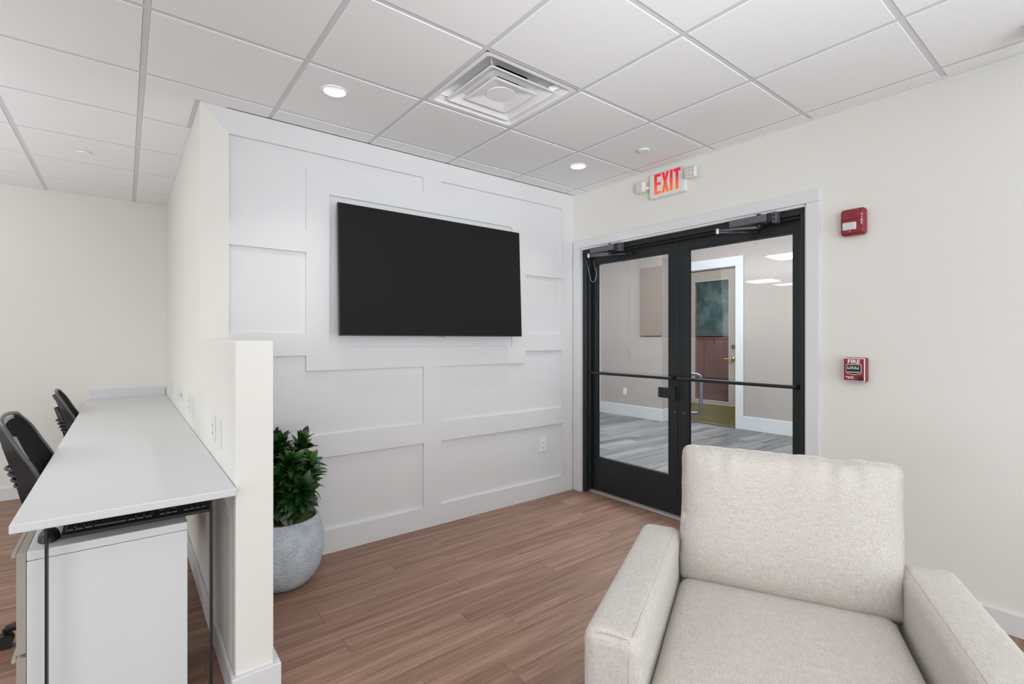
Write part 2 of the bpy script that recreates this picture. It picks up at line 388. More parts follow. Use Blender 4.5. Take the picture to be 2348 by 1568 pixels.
def text_b(body, size, depth, M, align='CENTER', bold=0.0, sx=1.0):
    cu = bpy.data.curves.new('txt', 'FONT'); cu.body = body; cu.size = size; cu.extrude = depth/2; cu.align_x = align; cu.align_y = 'CENTER'
    cu.offset = bold; cu.resolution_u = 2
    ob = bpy.data.objects.new('txt', cu); COL.objects.link(ob)
    dg = bpy.context.evaluated_depsgraph_get(); dg.update()
    me = bpy.data.meshes.new_from_object(ob.evaluated_get(dg))
    bpy.data.objects.remove(ob); bpy.data.curves.remove(cu)
    me.transform(Matrix.Diagonal((sx, 1, 1, 1))); me.transform(M)
    b = B(); b.mesh(me); bpy.data.meshes.remove(me); bmesh.ops.remove_doubles(b.bm, verts=b.bm.verts, dist=1e-6); return b
# text on the right wall (its face looks toward -X; reading direction runs toward -Y)
def on_right_wall(x, y, z):
    return Matrix(((0, 0, -1, x), (-1, 0, 0, y), (0, 1, 0, z), (0, 0, 0, 1)))

# ================================================================== ROOM SHELL
YT, XD, XN, YB = 3.203, 3.23, 0.325, 5.95
# floor: base slab plus single planks
fl = struct(B().box(-6.6, 3.44, -3.1, 6.1, -0.12, -0.006).done('floor', m_joint))
PW, PL = 0.152, 1.22
def planks(parent, x0, x1, y0, y1, mat, seed):
    rnd = random.Random(seed); cache = {}; cnt = 0
    j = 0; y = y0
    while y < y1-0.01:
        ye = min(y+PW, y1); x = x0 - rnd.random()*PL
        while x < x1-0.01:
            a, b = max(x, x0), min(x+PL, x1)
            if b-a > 0.05:
                L, Wd = round(b-a-0.0012, 4), round(ye-y-0.0012, 4); k = (L, Wd)
                if k not in cache:
                    bb = B().box(-L/2, L/2, -Wd/2, Wd/2, -0.006, 0.0)
                    cache[k] = bb.done('plank', mat, parent); o = cache[k]
                else:
                    o = cache[k].copy(); COL.objects.link(o)
                o.location = ((a+b)/2, (y+ye)/2, -0.0003*rnd.random()); cnt += 1
            x += PL
        y = ye
    return cnt
planks(fl, -1.3, 3.30, 0.15, YT+0.02, m_plank, 3)
planks(fl, -1.9, XN, YT+0.02, YB, m_plank, 5)

# walls -------------------------------------------------------------
wr = struct(B().box(XD, XD+0.15, -3.0, 1.24, 0, CEIL+0.25).box(XD, XD+0.15, 3.116, YT+0.15, 0, CEIL+0.25)
            .box(XD, XD+0.15, 1.24, 3.116, 2.184, CEIL+0.25).done('wall_right', m_cream))
YP = YT+0.020     # recessed field of the panelled wall
wf = struct(B().box(XN+0.13, XD, YP, YT+0.15, 0, CEIL-0.010).done('wall_front', m_white))
def board(x0, x1, z0, z1, name='panel_board', mat=None): return B().box(x0, x1, YT, YP, z0, z1).done(name, mat or m_white, wf)
ZT = CEIL-0.007
# mitred top rail and the cream stile at the free end
def ypr(p, y): return (p[0], y, p[1])
B().prism([(0.3256, ZT), (XD, ZT), (XD, 2.54), (0.467, 2.54)], lambda p: ypr(p, YT), lambda p: ypr(p, YP)).done('panel_board', m_white, wf)
B().prism([(0.3255, 0.0), (0.3255, ZT), (0.467, 2.54), (0.467, 0.0)], lambda p: ypr(p, YT+0.0001), lambda p: ypr(p, YP)).done('corner_board', m_cream, wf)
board(3.087, XD, 0.148, 2.54); board(0.467, XD, 0.0, 0.148)
board(1.70, 1.848, 2.43, 2.54); board(1.703, 1.848, 0.148, 0.617); board(1.703, 1.848, 0.758, 1.171)
board(0.467, 3.087, 0.617, 0.758)
board(0.888, 2.657, 2.293, 2.43); board(0.888, 2.657, 1.171, 1.316); board(0.888, 1.030, 1.316, 2.293); board(2.518, 2.657, 1.316, 2.293)
board(0.467, 0.888, 1.91, 2.048); board(0.467, 0.888, 1.268, 1.405)
board(2.657, 3.087, 1.913, 2.055); board(2.657, 3.087, 1.272, 1.411)
# alcove walls behind and to the left
struct(B().box(XN, XN+0.13, YT+0.001, YB+0.15, 0, CEIL+0.25).done('wall_alcove_right', m_cream))
struct(B().box(-6.6, XN, YB, YB+0.15, 0, CEIL+0.25).done('wall_alcove_back', m_cream))
struct(B().box(-6.75, -6.6, -3.0, YB+0.15, 0, CEIL+0.25).done('wall_left', m_cream))
wb = B().box(-6.6, 3.4, -3.15, -3.0, 0, 0.3).box(-6.6, 3.4, -3.15, -3.0, 2.42, CEIL+0.25)
for a, b in ((-6.6, -5.35), (-1.85, -1.25), (3.05, 3.4)): wb.box(a, b, -3.15, -3.0, 0.3, 2.42)
struct(wb.done('wall_back', m_cream))
for n, (a, b) in enumerate(((-5.35, -1.85), (-1.25, 3.05))):
    w = struct(thing('window_%d' % (n+1), (a, -3.0, 0.3)))
    B().box(a, b, -3.12, -3.06, 0.3, 0.36).box(a, b, -3.12, -3.06, 2.36, 2.42).box(a, a+0.05, -3.12, -3.06, 0.36, 2.36).box(b-0.05, b, -3.12, -3.06, 0.36, 2.36).box((a+b)/2-0.03, (a+b)/2+0.03, -3.12, -3.06, 0.36, 2.36).done('window_frame', m_white, w, split=True)
    B().box(a+0.05, b-0.05, -3.092, -3.088, 0.36, 2.36).done('pane', m_glass, w)
# low partition wall
struct(B().box(XN, 0.456, 2.085, YT-0.001, 0, 1.3625, 0.004, 2).done('wall_partition', m_cream))
# baseboards
def bboard(name, pts_boxes):
    b = B()
    for q in pts_boxes: b.box(*q, 0.004, 2)
    return struct(b.done(name, m_white))
bboard('baseboard_partition', [(XN-0.014, 0.4805, 2.065, 2.0855, 0, 0.111), (XN-0.014, XN, 2.0855, YB-0.016, 0, 0.111), (0.456, 0.4805, 2.0855, YT-0.001, 0, 0.111)])
bboard('baseboard_alcove', [(-6.58, XN-0.015, YB-0.014, YB, 0, 0.111)])
bboard('baseboard_right', [(XD-0.015, XD, -2.98, 1.165, 0, 0.105)])

# ceiling -------------------------------------------------------------
cl = struct(B().box(-6.6, 3.4, -3.1, 6.1, CEIL+0.20, CEIL+0.28).done('ceiling', m_slab))
OX, OY, G = 0.6799, 2.438, 0.6096
TW = 0.024
DL = [(0.876, 2.640), (2.712, 2.640)]            # downlights
VENT = (OX+1.5*G, OY-0.5*G)                      # air diffuser cell
TROF = [(-4, 1), (-9, 4), (-11, 4)]              # grid cells holding troffers (col,row)
def tile(x0, x1, y0, y1, hole=None, inset=(1, 1, 1, 1)):
    g = TW/2+0.001
    a, b, c, d = x0+g*inset[0], x1-g*inset[1], y0+g*inset[2], y1-g*inset[3]
    if b-a < 0.015 or d-c < 0.015: return
    zb, zt = CEIL-0.0035, CEIL+0.012
    bb = B()
    if not hole: bb.box(a, b, c, d, zb, zt, 0.0015, 1)
    else:
        bm = bb.bm; hx, hy, hr = hole; N = 32
        ring = [bm.verts.new((hx+hr*math.cos(2*PI*k/N), hy+hr*math.sin(2*PI*k/N), zb)) for k in range(N)]
        cs = [bm.verts.new((px_, py_, zb)) for px_, py_ in ((a, c), (b, c), (b, d), (a, d))]
        es = [bm.edges.new((ring[k], ring[(k+1) % N])) for k in range(N)]+[bm.edges.new((cs[k], cs[(k+1) % 4])) for k in range(4)]
        bmesh.ops.triangle_fill(bm, edges=es, use_beauty=True)
        for loop in (ring, cs):
            up = [bm.verts.new((v.co.x, v.co.y, zt)) for v in loop]
            for k in range(len(loop)): bm.faces.new((loop[k], loop[(k+1) % len(loop)], up[(k+1) % len(loop)], up[k]))
    return bb.done('ceiling_tile', m_tile, cl, recenter=True)
XMIN, YMIN = OX-6*G, OY-5*G
for ci in range(-6, 5):
    for ri in range(-5, 7):
        x0, x1, y0, y1 = OX+ci*G, OX+(ci+1)*G, OY+ri*G, OY+(ri+1)*G
        if (ci, ri) == (1, -1) or (ci, ri) in TROF: continue
        if y0 >= YB or x0 >= XD: continue
        hole = None
        for hx, hy in DL:
            if x0 < hx < x1 and y0 < hy < y1: hole = (hx, hy, 0.062)
        ix = [1, 1, 1, 1]
        if x1 > XD: x1 = XD; ix[1] = 0
        if y1 > YB: y1 = YB; ix[3] = 0
        if y0 >= YT:
            if x0 >= XN: continue
            if x1 > XN: x1 = XN; ix[1] = 0
            tile(x0, x1, y0, y1, hole, ix)
        elif y1 > YT:
            if x1 <= XN: tile(x0, x1, y0, y1, hole, ix)
            elif x0 >= XN: tile(x0, x1, y0, YT-0.004, hole, (ix[0], ix[1], ix[2], 0))
            else:      # the L-shaped tile round the wall end
                g = TW/2+0.001
                pts = [(x0+g, y0+g), (x1-g, y0+g), (x1-g, YT-0.004), (XN-0.022, YT-0.004), (XN-0.022, y1-g), (x0+g, y1-g)]
                B().prism(pts, lambda p: (p[0], p[1], CEIL-0.0035), lambda p: (p[0], p[1], CEIL+0.012)).done('ceiling_tile', m_tile, cl, recenter=True)
        else: tile(x0, x1, y0, y1, hole, ix)
for ci in range(-6, 5):      # main runners along Y, then cross tees along X
    x = OX+ci*G; ye = YB if x < XN else YT-0.002
    B().box(x-TW/2, x+TW/2, YMIN, ye, CEIL-0.0005, CEIL+0.012).done('main_runner', m_tee, cl, recenter=True)
for ri in range(-5, 7):
    y = OY+ri*G; xe = XN if y > YT else XD
    if y > YB: continue
    for ci in range(-6, 5):
        a, b = OX+ci*G+TW/2, min(OX+(ci+1)*G-TW/2, xe)
        if b-a < 0.01: continue
        B().box(a, b, y-TW/2, y+TW/2, CEIL, CEIL+0.012).done('cross_tee', m_tee, cl, recenter=True)
B().box(XN-0.022, XN-0.0015, YT-0.001, YB, CEIL-0.001, CEIL+0.001).box(XN-0.0025, XN-0.001, YT-0.001, YB, CEIL, CEIL+0.02).done('wall_angle', m_tee, cl, split=True)
B().box(XN-0.022, XN, YT-0.006, YT-0.001, CEIL-0.001, CEIL+0.012).done('wall_angle', m_tee, cl, split=True)
B().box(XD-0.006, XD, YMIN, YT, CEIL-0.012, CEIL+0.001).done('wall_angle', m_white, cl)
B().box(XMIN, XN, YB-0.006, YB, CEIL-0.003, CEIL+0.001).done('wall_angle', m_tee, cl, split=True)
# plain outer ceiling out of view
B().box(-6.6, XMIN, -3.1, 6.1, CEIL, CEIL+0.02).box(XMIN, XD, -3.1, YMIN, CEIL, CEIL+0.02).done('outer_panel', m_tile, cl, split=True)

# ================================================================== DOUBLE DOOR
# white casing
tr = struct(thing('trim_1', (XD, 2.178, 0)))
CT = 0.018
B().box(XD-CT, XD, 3.116, 3.192, 0, 2.184, 0.003, 2).done('casing', m_white, tr)
B().box(XD-CT, XD, 1.166, 1.240, 0, 2.184, 0.003, 2).done('casing', m_white, tr)
B().box(XD-CT, XD, 1.166, 3.192, 2.1845, 2.257, 0.003, 2).done('casing', m_white, tr)
B().box(XD-0.008, XD+0.02, 3.108, 3.1155, 0, 2.176).box(XD-0.008, XD+0.02, 1.2405, 1.248, 0, 2.176).box(XD-0.008, XD+0.02, 1.248, 3.108, 2.169, 2.1835).done('jamb_liner', m_white, tr, split=True)
# black frame
fr = struct(thing('trim_2', (3.25, 2.178, 0)))
FX0, FX1 = 3.252, 3.39
B().box(FX0, FX1, 3.072, 3.1075, 0.0, 2.168, 0.002, 1).done('frame_jamb', m_black, fr)
B().box(FX0, FX1, 1.2485, 1.288, 0.0, 2.168, 0.002, 1).done('frame_jamb', m_black, fr)
B().box(FX0, FX1, 1.2885, 3.0715, 2.132, 2.168, 0.002, 1).done('frame_head', m_black, fr)
B().box(FX0+0.03, 3.312, 3.055, 3.0715, 0.02, 2.115, 0.002, 1).box(FX0+0.03, 3.312, 1.2885, 3.0715, 2.116, 2.1315, 0.002, 1).done('door_stop', m_black, fr, split=True)
B().box(3.285, 3.46, 1.289, 3.0715, 0.0, 0.014, 0.004, 2).box(3.300, 3.312, 1.289, 3.0715, 0.014, 0.020).box(3.33, 3.36, 1.289, 3.0715, 0.014, 0.019).done('threshold', m_alu, fr, split=True)
LX0, LX1, GX = 3.325, 3.368, 3.3465
def leaf(n, y0, y1, gy0, gy1, label):
    d = struct(thing('door_%d' % n, (LX0, (y0+y1)/2, 0)), label)
    z0, z1, gz0, gz1 = 0.022, 2.128, 0.305, 2.05
    B().box(LX0, LX1, y0, gy0, z0, z1, 0.0015, 1).done('stile', m_black, d)
    B().box(LX0, LX1, gy1, y1, z0, z1, 0.0015, 1).done('stile', m_black, d)
    B().box(LX0, LX1, gy0, gy1, gz1, z1, 0.0015, 1).done('top_rail', m_black, d)
    B().box(LX0, LX1, gy0, gy1, z0, gz0, 0.0015, 1).done('bottom_rail', m_black, d)
    B().box(GX-0.003, GX+0.003, gy0, gy1, gz0, gz1).done('glass_pane', m_glass, d)
    b = B(); e = 0.011
    for (a, c) in ((LX0+0.004, GX-0.004), (GX+0.004, LX1-0.003)):
        b.box(a, c, gy0, gy0+e, gz0, gz1).box(a, c, gy1-e, gy1, gz0, gz1).box(a, c, gy0+e, gy1-e, gz0, gz0+e).box(a, c, gy0+e, gy1-e, gz1-e, gz1)
    b.done('glazing_bead', m_black, d, split=True)
    # push bar bowed out from the stiles
    xb = 3.268; ya, yb = y0+0.028, y1-0.028
    pts = [(LX0+0.002, ya, 1.072), (LX0-0.03, ya, 1.072), (xb+0.008, ya+0.004, 1.072), (xb, ya+0.016, 1.072)]
    pts += [(xb, ya+0.016+(yb-ya-0.032)*i/6, 1.072) for i in range(1, 7)] + [(xb+0.008, yb-0.004, 1.072), (LX0-0.03, yb, 1.072), (LX0+0.002, yb, 1.072)]
    pb = B().tube(pts, 0.0125, 12).done('push_bar', m_black, d, smooth=True)
    for yy in (ya, yb): B().disc((LX0-0.006, yy, 1.072), 0.022, (1, 0, 0), 16, 0.006).done('bar_mount', m_black, pb)
    return d
dL = leaf(1, 2.186, 3.068, 2.2595, 3.019, 'left leaf of the black double glass door, carrying the latch box')
dR = leaf(2, 1.292, 2.182, 1.3505, 2.106, 'right leaf of the black double glass door, partly behind the armchair')
lk = B().box(3.285, LX0, 2.186+0.001, 2.222, 0.902, 1.008, 0.003, 2).box(3.292, 3.306, 2.222, 2.342, 0.915, 0.995, 0.002, 1).done('latch_box', m_black, dL, split=True)
for i in range(4): B().disc((3.2915, 2.334, 0.926+i*0.019), 0.0045, (-1, 0, 0), 10, 0.0012).done('screw', m_steel, lk)
for d, y in ((dL, 2.207), (dR, 2.130)):
    B().disc((LX0, y, 0.813), 0.0085, (-1, 0, 0), 16, 0.004).done('key_cylinder', m_closer, d)
# pull handles on the lobby side
for d, y, s in ((dR, 2.140, -1), (dL, 2.224, 1)):
    yg = y+s*0.085
    B().tube([(LX1, y, 1.10), (LX1+0.05, y, 1.10), (LX1+0.062, y+s*0.015, 1.10), (LX1+0.065, y+s*0.055, 1.098), (LX1+0.065, yg-s*0.006, 1.088), (LX1+0.065, yg, 1.06), (LX1+0.065, yg, 0.95), (LX1+0.065, yg, 0.84),
              (LX1+0.065, yg-s*0.006, 0.812), (LX1+0.065, y+s*0.055, 0.802), (LX1+0.062, y+s*0.015, 0.80), (LX1+0.05, y, 0.80), (LX1, y, 0.80)], 0.0125, 12).done('door_handle', m_greymetal, d, smooth=True)
def closer(d, y0, y1, elbow, tip):
    """body on the frame head, two arms folding down to the leaf"""
    X0, X1 = 3.165, 3.25
    c = B().box(X0+0.012, X1, y0+0.055, y1, 2.112, 2.160, 0.006, 2).done('door_closer', m_closer, d)
    B().box(X0+0.020, X1, y0+0.028, y0+0.056, 2.108, 2.164, 0.005, 2).done('closer_cap', m_dark, c)
    b = B().box(X0+0.03, X1, y0, y0+0.029, 2.100, 2.168, 0.002, 1); b.done('closer_bracket', m_closer, c)
    for z in (2.120, 2.146): B().disc((X0+0.03, y0+0.014, z), 0.009, (-1, 0, 0), 12, 0.002).done('screw', m_dark, c)
    ys = y0+0.115
    B().lathe([(0.017, 2.086), (0.019, 2.094), (0.017, 2.112)], 14, (X0+0.045, ys, 0)).lathe([(0.013, 2.160), (0.015, 2.168), (0.010, 2.174)], 14, (X0+0.045, ys, 0)).done('spindle', m_dark, c, smooth=True, split=True)
    xe, ye, ze = elbow; xt, yt, zt = tip
    B().tube([(X0+0.045, ys, 2.092), (X0+0.03, ys+0.02, 2.088), (xe, ye, ze)], [0.011, 0.010, 0.0085], 8).done('closer_arm', m_closer, c, smooth=True)
    B().lathe([(0.012, -0.022), (0.013, 0.0), (0.012, 0.012)], 12, (xe, ye, ze)).done('elbow_joint', m_steel, c)
    e = Vector(elbow)+Vector((0, 0, -0.012)); t = Vector(tip); m = e.lerp(t, 0.55)
    B().tube([e, m], 0.007, 8).tube([m, e.lerp(t, 0.95)], 0.0048, 8).done('closer_arm', m_closer, c, smooth=True, split=True)
    B().box(xt-0.004, LX0, yt-0.034, yt+0.010, zt-0.010, zt+0.010, 0.004, 2).done('arm_foot', m_dark, c)
closer(dR, 1.402, 1.700, (3.08, 1.725, 2.085), (3.295, 1.600, 2.085))
closer(dL, 2.640, 2.955, (3.11, 2.905, 2.085), (3.300, 2.635, 2.085))
# door cord loop at the hinge side
cab = [(3.262, 3.071, 2.080), (3.272, 3.066, 2.02), (3.285, 3.058, 1.95), (3.292, 3.050, 1.905), (3.300, 3.034, 1.88), (3.306, 3.018, 1.884), (3.310, 3.004, 1.91), (3.312, 3.000, 1.95), (3.312, 3.008, 1.995), (3.314, 3.028, 2.035), (3.320, 3.040, 2.075), (3.325, 3.040, 2.085)]
B().tube(cab, 0.0035, 8).done('door_cord', m_greymetal, dL, smooth=True)

# ================================================================== LOBBY BEYOND THE DOOR
fl2 = struct(B().box(3.45, 7.75, -1.5, 9.2, -0.12, -0.006).done('floor_lobby', m_gjoint))
planks(fl2, 3.46, 7.55, 1.6, 7.4, m_gplank, 11)
XL, XR2 = 7.06, 7.40
YC = 4.935
struct(B().box(XL, XL+0.8, YC, 9.0, 0, 3.4).done('wall_lobby_left', m_taupe))
wl = B().box(XR2, XR2+0.14, -1.5, 3.83, 0, 3.4).box(XR2, XR2+0.14, 4.765, YC, 0, 3.4).box(XR2, XR2+0.14, 3.83, 4.765, 2.51, 3.4)
struct(wl.done('wall_lobby_right', m_taupe))
struct(B().box(3.38, 7.9, -1.65, -1.5, 0, 3.4).done('wall_lobby_front', m_taupe))
struct(B().box(3.38, 7.9, 9.0, 9.15, 0, 3.4).done('wall_lobby_back', m_taupe))
struct(B().box(3.38, 9.8, -1.65, 9.15, 3.40, 3.5).done('ceiling_lobby', m_tile))
struct(B().box(XD+0.15, XD+0.20, -1.5, 1.24, 0, 3.4).box(XD+0.15, XD+0.20, 3.116, 9.0, 0, 3.4).box(XD+0.15, XD+0.20, 1.24, 3.116, 2.19, 3.4).box(XD, XD+0.2, YT+0.16, 9.0, 0, 3.4).done('wall_lobby_near', m_taupe))
struct(B().box(XL-0.016, XL, YC-0.016, 6.29, 0, 0.205, 0.004, 2).box(XL, XR2, YC-0.016, YC, 0, 0.205, 0.004, 2).done('baseboard_lobby_left', m_white))
struct(B().box(XR2-0.016, XR2, -1.4, 3.725, 0, 0.205, 0.004, 2).done('baseboard_lobby_right', m_white))
struct(B().box(XL-0.02, XL, 6.29, 6.42, 0, 2.75, 0.004, 2).done('trim_3', m_white))
cs = struct(thing('trim_4', (XR2, 4.3, 0)))
B().box(XR2-0.02, XR2, 3.722, 3.845, 0, 2.50, 0.003, 2).done('casing', m_white, cs)
B().box(XR2-0.02, XR2, 4.75, 4.873, 0, 2.50, 0.003, 2).done('casing', m_white, cs)
B().box(XR2-0.02, XR2, 3.722, 4.873, 2.5005, 2.648, 0.003, 2).done('casing', m_white, cs)
B().box(XR2, XR2+0.10, 3.832, 3.845, 0, 2.498).box(XR2, XR2+0.10, 4.75, 4.763, 0, 2.498).box(XR2, XR2+0.10, 3.845, 4.75, 2.49, 2.508).done('jamb_liner', m_white, cs, split=True)
d3 = struct(thing('door_3', (XR2+0.03, 4.3, 0)), 'taupe office door with long glass pane and brass kick plate across the lobby')
m_tdoor = plain('taupe door paint', (0.30, 0.245, 0.205, 1), 0.45)
DX0, DX1 = XR2+0.028, XR2+0.070
dz0, dz1, dy0, dy1, py0, py1, pz0, pz1 = 0.012, 2.487, 3.848, 4.747, 3.975, 4.56, 0.385, 2.31
B().box(DX0, DX1, dy0, py0, dz0, dz1).done('stile', m_tdoor, d3)
B().box(DX0, DX1, py1, dy1, dz0, dz1).done('stile', m_tdoor, d3)
B().box(DX0, DX1, py0, py1, pz1, dz1).done('top_rail', m_tdoor, d3)
B().box(DX0, DX1, py0, py1, dz0, pz0).done('bottom_rail', m_tdoor, d3)
B().box(DX0+0.018, DX0+0.024, py0, py1, pz0, pz1).done('glass_pane', m_glass2, d3)
e = 0.014
B().box(DX0-0.005, DX0+0.002, py0-e, py0, pz0-e, pz1+e).box(DX0-0.005, DX0+0.002, py1, py1+e, pz0-e, pz1+e).box(DX0-0.005, DX0+0.002, py0, py1, pz0-e, pz0).box(DX0-0.005, DX0+0.002, py0, py1, pz1, pz1+e).done('glazing_bead', m_drawer, d3, split=True)
kp = B().box(DX0-0.003, DX0, dy0+0.004, dy1-0.02, 0.03, 0.325).done('kick_plate', m_brassplate, d3)
for i in range(6):
    for z in (0.05, 0.305): B().disc((DX0-0.003, dy0+0.05+i*0.155, z), 0.006, (-1, 0, 0), 8, 0.002).done('screw', m_brass, kp)
lv = B().disc((DX0, 3.905, 1.07), 0.034, (-1, 0, 0), 18, 0.012).tube([(DX0, 3.905, 1.07), (DX0-0.055, 3.905, 1.07), (DX0-0.06, 3.93, 1.072), (DX0-0.058, 3.97, 1.064), (DX0-0.056, 4.02, 1.07), (DX0-0.056, 4.04, 1.074)], [0.012, 0.011, 0.011, 0.009, 0.008, 0.006], 10).done('door_handle', m_brass, d3, smooth=True, split=True)
B().disc((DX0, 3.900, 1.258), 0.030, (-1, 0, 0), 18, 0.012).done('deadbolt', m_brassplate, d3)
# office behind it
struct(B().box(XR2+0.14, 9.8, 2.6, 2.7, 0, 3.4).box(XR2+0.14, 9.8, 5.9, 6.0, 0, 3.4).box(9.7, 9.8, 2.7, 5.9, 0, 3.4).done('wall_office', m_taupe))
struct(B().box(XR2, 9.8, 2.6, 6.0, -0.1, 0.0).done('floor_office', m_gjoint))
pt = thing('painting', (9.68, 5.1, 2.05), 'teal abstract canvas seen through the office door glass', 'painting')
B().box(9.665, 9.70, 4.30, 6.0-0.12, 1.46, 2.62).done('canvas', m_paint, pt, recenter=True)
B().box(9.655, 9.70, 4.28, 4.30, 1.44, 2.64).box(9.655, 9.70, 5.88, 5.895, 1.44, 2.64).box(9.655, 9.70, 4.30, 5.88, 1.44, 1.46).box(9.655, 9.70, 4.30, 5.88, 2.62, 2.64).done('frame', m_tdoor, pt, split=True)
bp = thing('reflection_panel', (XL-0.01, 5.15, 2.0), 'tall brown reflection panel added on the lobby wall to imitate a reflection in the left door leaf', 'painting')  # solid panel put where a brown reflection shows in the door glass
B().box(XL-0.018, XL-0.0005, YC+0.004, 5.365, 1.43, 2.60, 0.002, 1).done('canvas', plain('brown reflection panel', (0.36, 0.275, 0.235, 1), 0.7, var=0.2, bscale=3), bp)
cb = thing('cabinet', (9.4, 5.0, 0), 'reddish wood cabinet below the teal painting inside the office', 'cabinet')
B().box(9.15, 9.65, 4.1, 5.85, 0.08, 1.38, 0.005, 1).done('carcass', m_redwood, cb)
B().box(9.12, 9.68, 4.08, 5.87, 1.382, 1.41, 0.004, 1).done('top', m_redwood, cb)
B().box(9.2, 9.62, 4.15, 5.8, 0.0, 0.08).done('plinth', m_plastic, cb)
for i in range(4): B().box(9.132, 9.1495, 4.115+i*0.435, 4.535+i*0.435, 0.1, 1.365, 0.003, 1).done('door', m_redwood, cb)

# ================================================================== WALL OUTLETS
def duplex(name, M, label, group=None, plate=None, kind='duplex'):
    """local frame: x along the wall, z up, y out of the wall (towards viewer = -y)"""
    t = thing(name, M.to_translation(), label, 'outlet', M.to_euler().z, group)
    pm = plate or m_wplate
    B().box(-0.036, 0.036, -0.006, 0, -0.059, 0.059, 0.0025, 2).done('cover_plate', pm, t, world=False)
    if kind == 'duplex':
        B().box(-0.0175, 0.0175, -0.0085, -0.005, -0.034, 0.034, 0.0015, 2).done('socket_face', pm, t, world=False)
        b = B()
        for z in (-0.018, 0.018):
            b.box(-0.008, -0.0055, -0.0092, -0.008, z-0.003, z+0.006).box(0.0055, 0.008, -0.0092, -0.008, z-0.003, z+0.006).disc((0, -0.0084, z-0.008), 0.0024, (0, -1, 0), 10, 0.0008)
        b.done('slot', m_slot, t, world=False, split=True)
        B().disc((0, -0.006, 0.0475), 0.003, (0, -1, 0), 10, 0.001).disc((0, -0.006, -0.0475), 0.003, (0, -1, 0), 10, 0.001).done('screw', pm, t, world=False, split=True)
    else:
        B().box(-0.010, 0.010, -0.0078, -0.005, -0.014, 0.014, 0.001, 1).done('jack', m_slot if kind == 'data' else pm, t, world=False)
        B().disc((0, -0.006, 0.042), 0.003, (0, -1, 0), 10, 0.001).disc((0, -0.006, -0.042), 0.003, (0, -1, 0), 10, 0.001).done('screw', pm, t, world=False, split=True)
    return t
def wallM(loc, rz): return Matrix.Translation(loc) @ Matrix.Rotation(rz, 4, 'Z')
duplex('wall_outlet', wallM((2.870, YP, 0.450), 0), 'white double socket in the lower right panel of the white panelled wall')
duplex('wall_outlet', wallM((XL, 5.712, 0.44), -PI/2), 'white double socket low on the taupe lobby wall, seen through the left door leaf')
OZ = 0.958
lab = ['cream data plate over the desk, nearest to the partition end', 'cream double socket over the desk, second from the partition end',
       'cream data plate over the desk, third from the partition end', 'cream double socket over the desk, fourth from the partition end',
       'cream data plate over the desk, fifth from the partition end', 'cream double socket over the desk, sixth from the partition end',
       'cream double socket over the desk, deepest in the alcove']
for i, (y, k) in enumerate(((2.452, 'blank'), (2.628, 'duplex'), (3.555, 'blank'), (3.73, 'duplex'), (4.243, 'data'), (4.455, 'duplex'), (5.25, 'duplex'))):
    duplex('wall_outlet', wallM((XN, y, OZ+(0.012 if i > 3 else 0)), PI/2*3), lab[i], 'plates on the alcove wall over the desk', m_plate, k)

# ================================================================== TELEVISION
tv = thing('television', (1.788, 3.10, 1.812), 'large black wall-mounted flat television on the white panelled wall', 'television')
tv.rotation_euler = (math.radians(-2.2), 0, 0)
# built in its own frame: x along wall, y into wall, z up; the screen looks to -y
TVW, TVH = 1.468, 0.842
B().box(-TVW/2, TVW/2, 0.0, 0.022, -TVH/2, TVH/2, 0.002, 2).done('case', m_tvcase, tv, world=False)
B().box(-TVW/2+0.004, TVW/2-0.004, -0.0012, 0.0, -TVH/2+0.006, TVH/2-0.004).done('screen', m_screen, tv, world=False)
B().box(-TVW*0.36, TVW*0.36, 0.022, 0.045, -TVH*0.42, TVH*0.2, 0.01, 2).done('back_cover', m_tvcase, tv, world=False)
B().box(-0.022, 0.022, -0.002, 0.016, -TVH/2-0.007, -TVH/2-0.0002, 0.002, 1).done('sensor_bar', m_steel, tv, world=False)
B().box(-0.2, 0.2, 0.045, 0.085, -0.12, 0.12, 0.004, 1).done('wall_bracket', m_dark, tv, world=False)

# ================================================================== CEILING FIXTURES
for i, (x, y) in enumerate(DL):
    d = thing('downlight', (x, y, CEIL), ['round recessed ceiling light left of the air diffuser, over the television', 'round recessed ceiling light near the corner by the exit sign'][i], 'ceiling light', group='recessed downlights')
    B().lathe([(0.066, -0.0045), (0.068, -0.0065), (0.064, -0.009), (0.057, -0.0085), (0.055, -0.005)], 40, (x, y, CEIL), caps=False).done('trim_ring', m_refl, d, smooth=True)
    B().lathe([(0.055, -0.005), (0.054, 0.004), (0.051, 0.026), (0.050, 0.034)], 40, (x, y, CEIL), caps=False).done('glowing_reflector', m_reflglow, d, smooth=True)  # reflector wall given emission so that it looks lit by the lamp
    B().disc((x, y, CEIL+0.028), 0.0505, (0, 0, -1), 32, 0.002).done('lens', m_lamp, d)
    l = bpy.data.lights.new('downlight_lamp', 'SPOT'); l.energy = 20; l.spot_size = math.radians(105); l.spot_blend = 0.9; l.color = (1, 0.97, 0.93); l.shadow_soft_size = 0.045
    lo = bpy.data.objects.new('downlight_lamp', l); COL.objects.link(lo); lo.location = (x, y, CEIL+0.015)
for x, y, lb in ((2.832, 2.128, 'flat round sprinkler cover on the ceiling above the exit sign'), (-0.226, 4.58, 'flat round sprinkler cover on the alcove ceiling at the left')):
    s = thing('sprinkler_cover', (x, y, CEIL), lb, 'sprinkler', group='sprinkler covers')
    B().lathe([(0.038, -0.006), (0.041, -0.012), (0.041, -0.0145), (0.034, -0.017)], 32, (x, y, CEIL)).done('cap', m_tile, s, smooth=False)
    B().lathe([(0.028, -0.005), (0.028, -0.007)], 24, (x, y, CEIL)).done('gap_ring', m_slot, s)
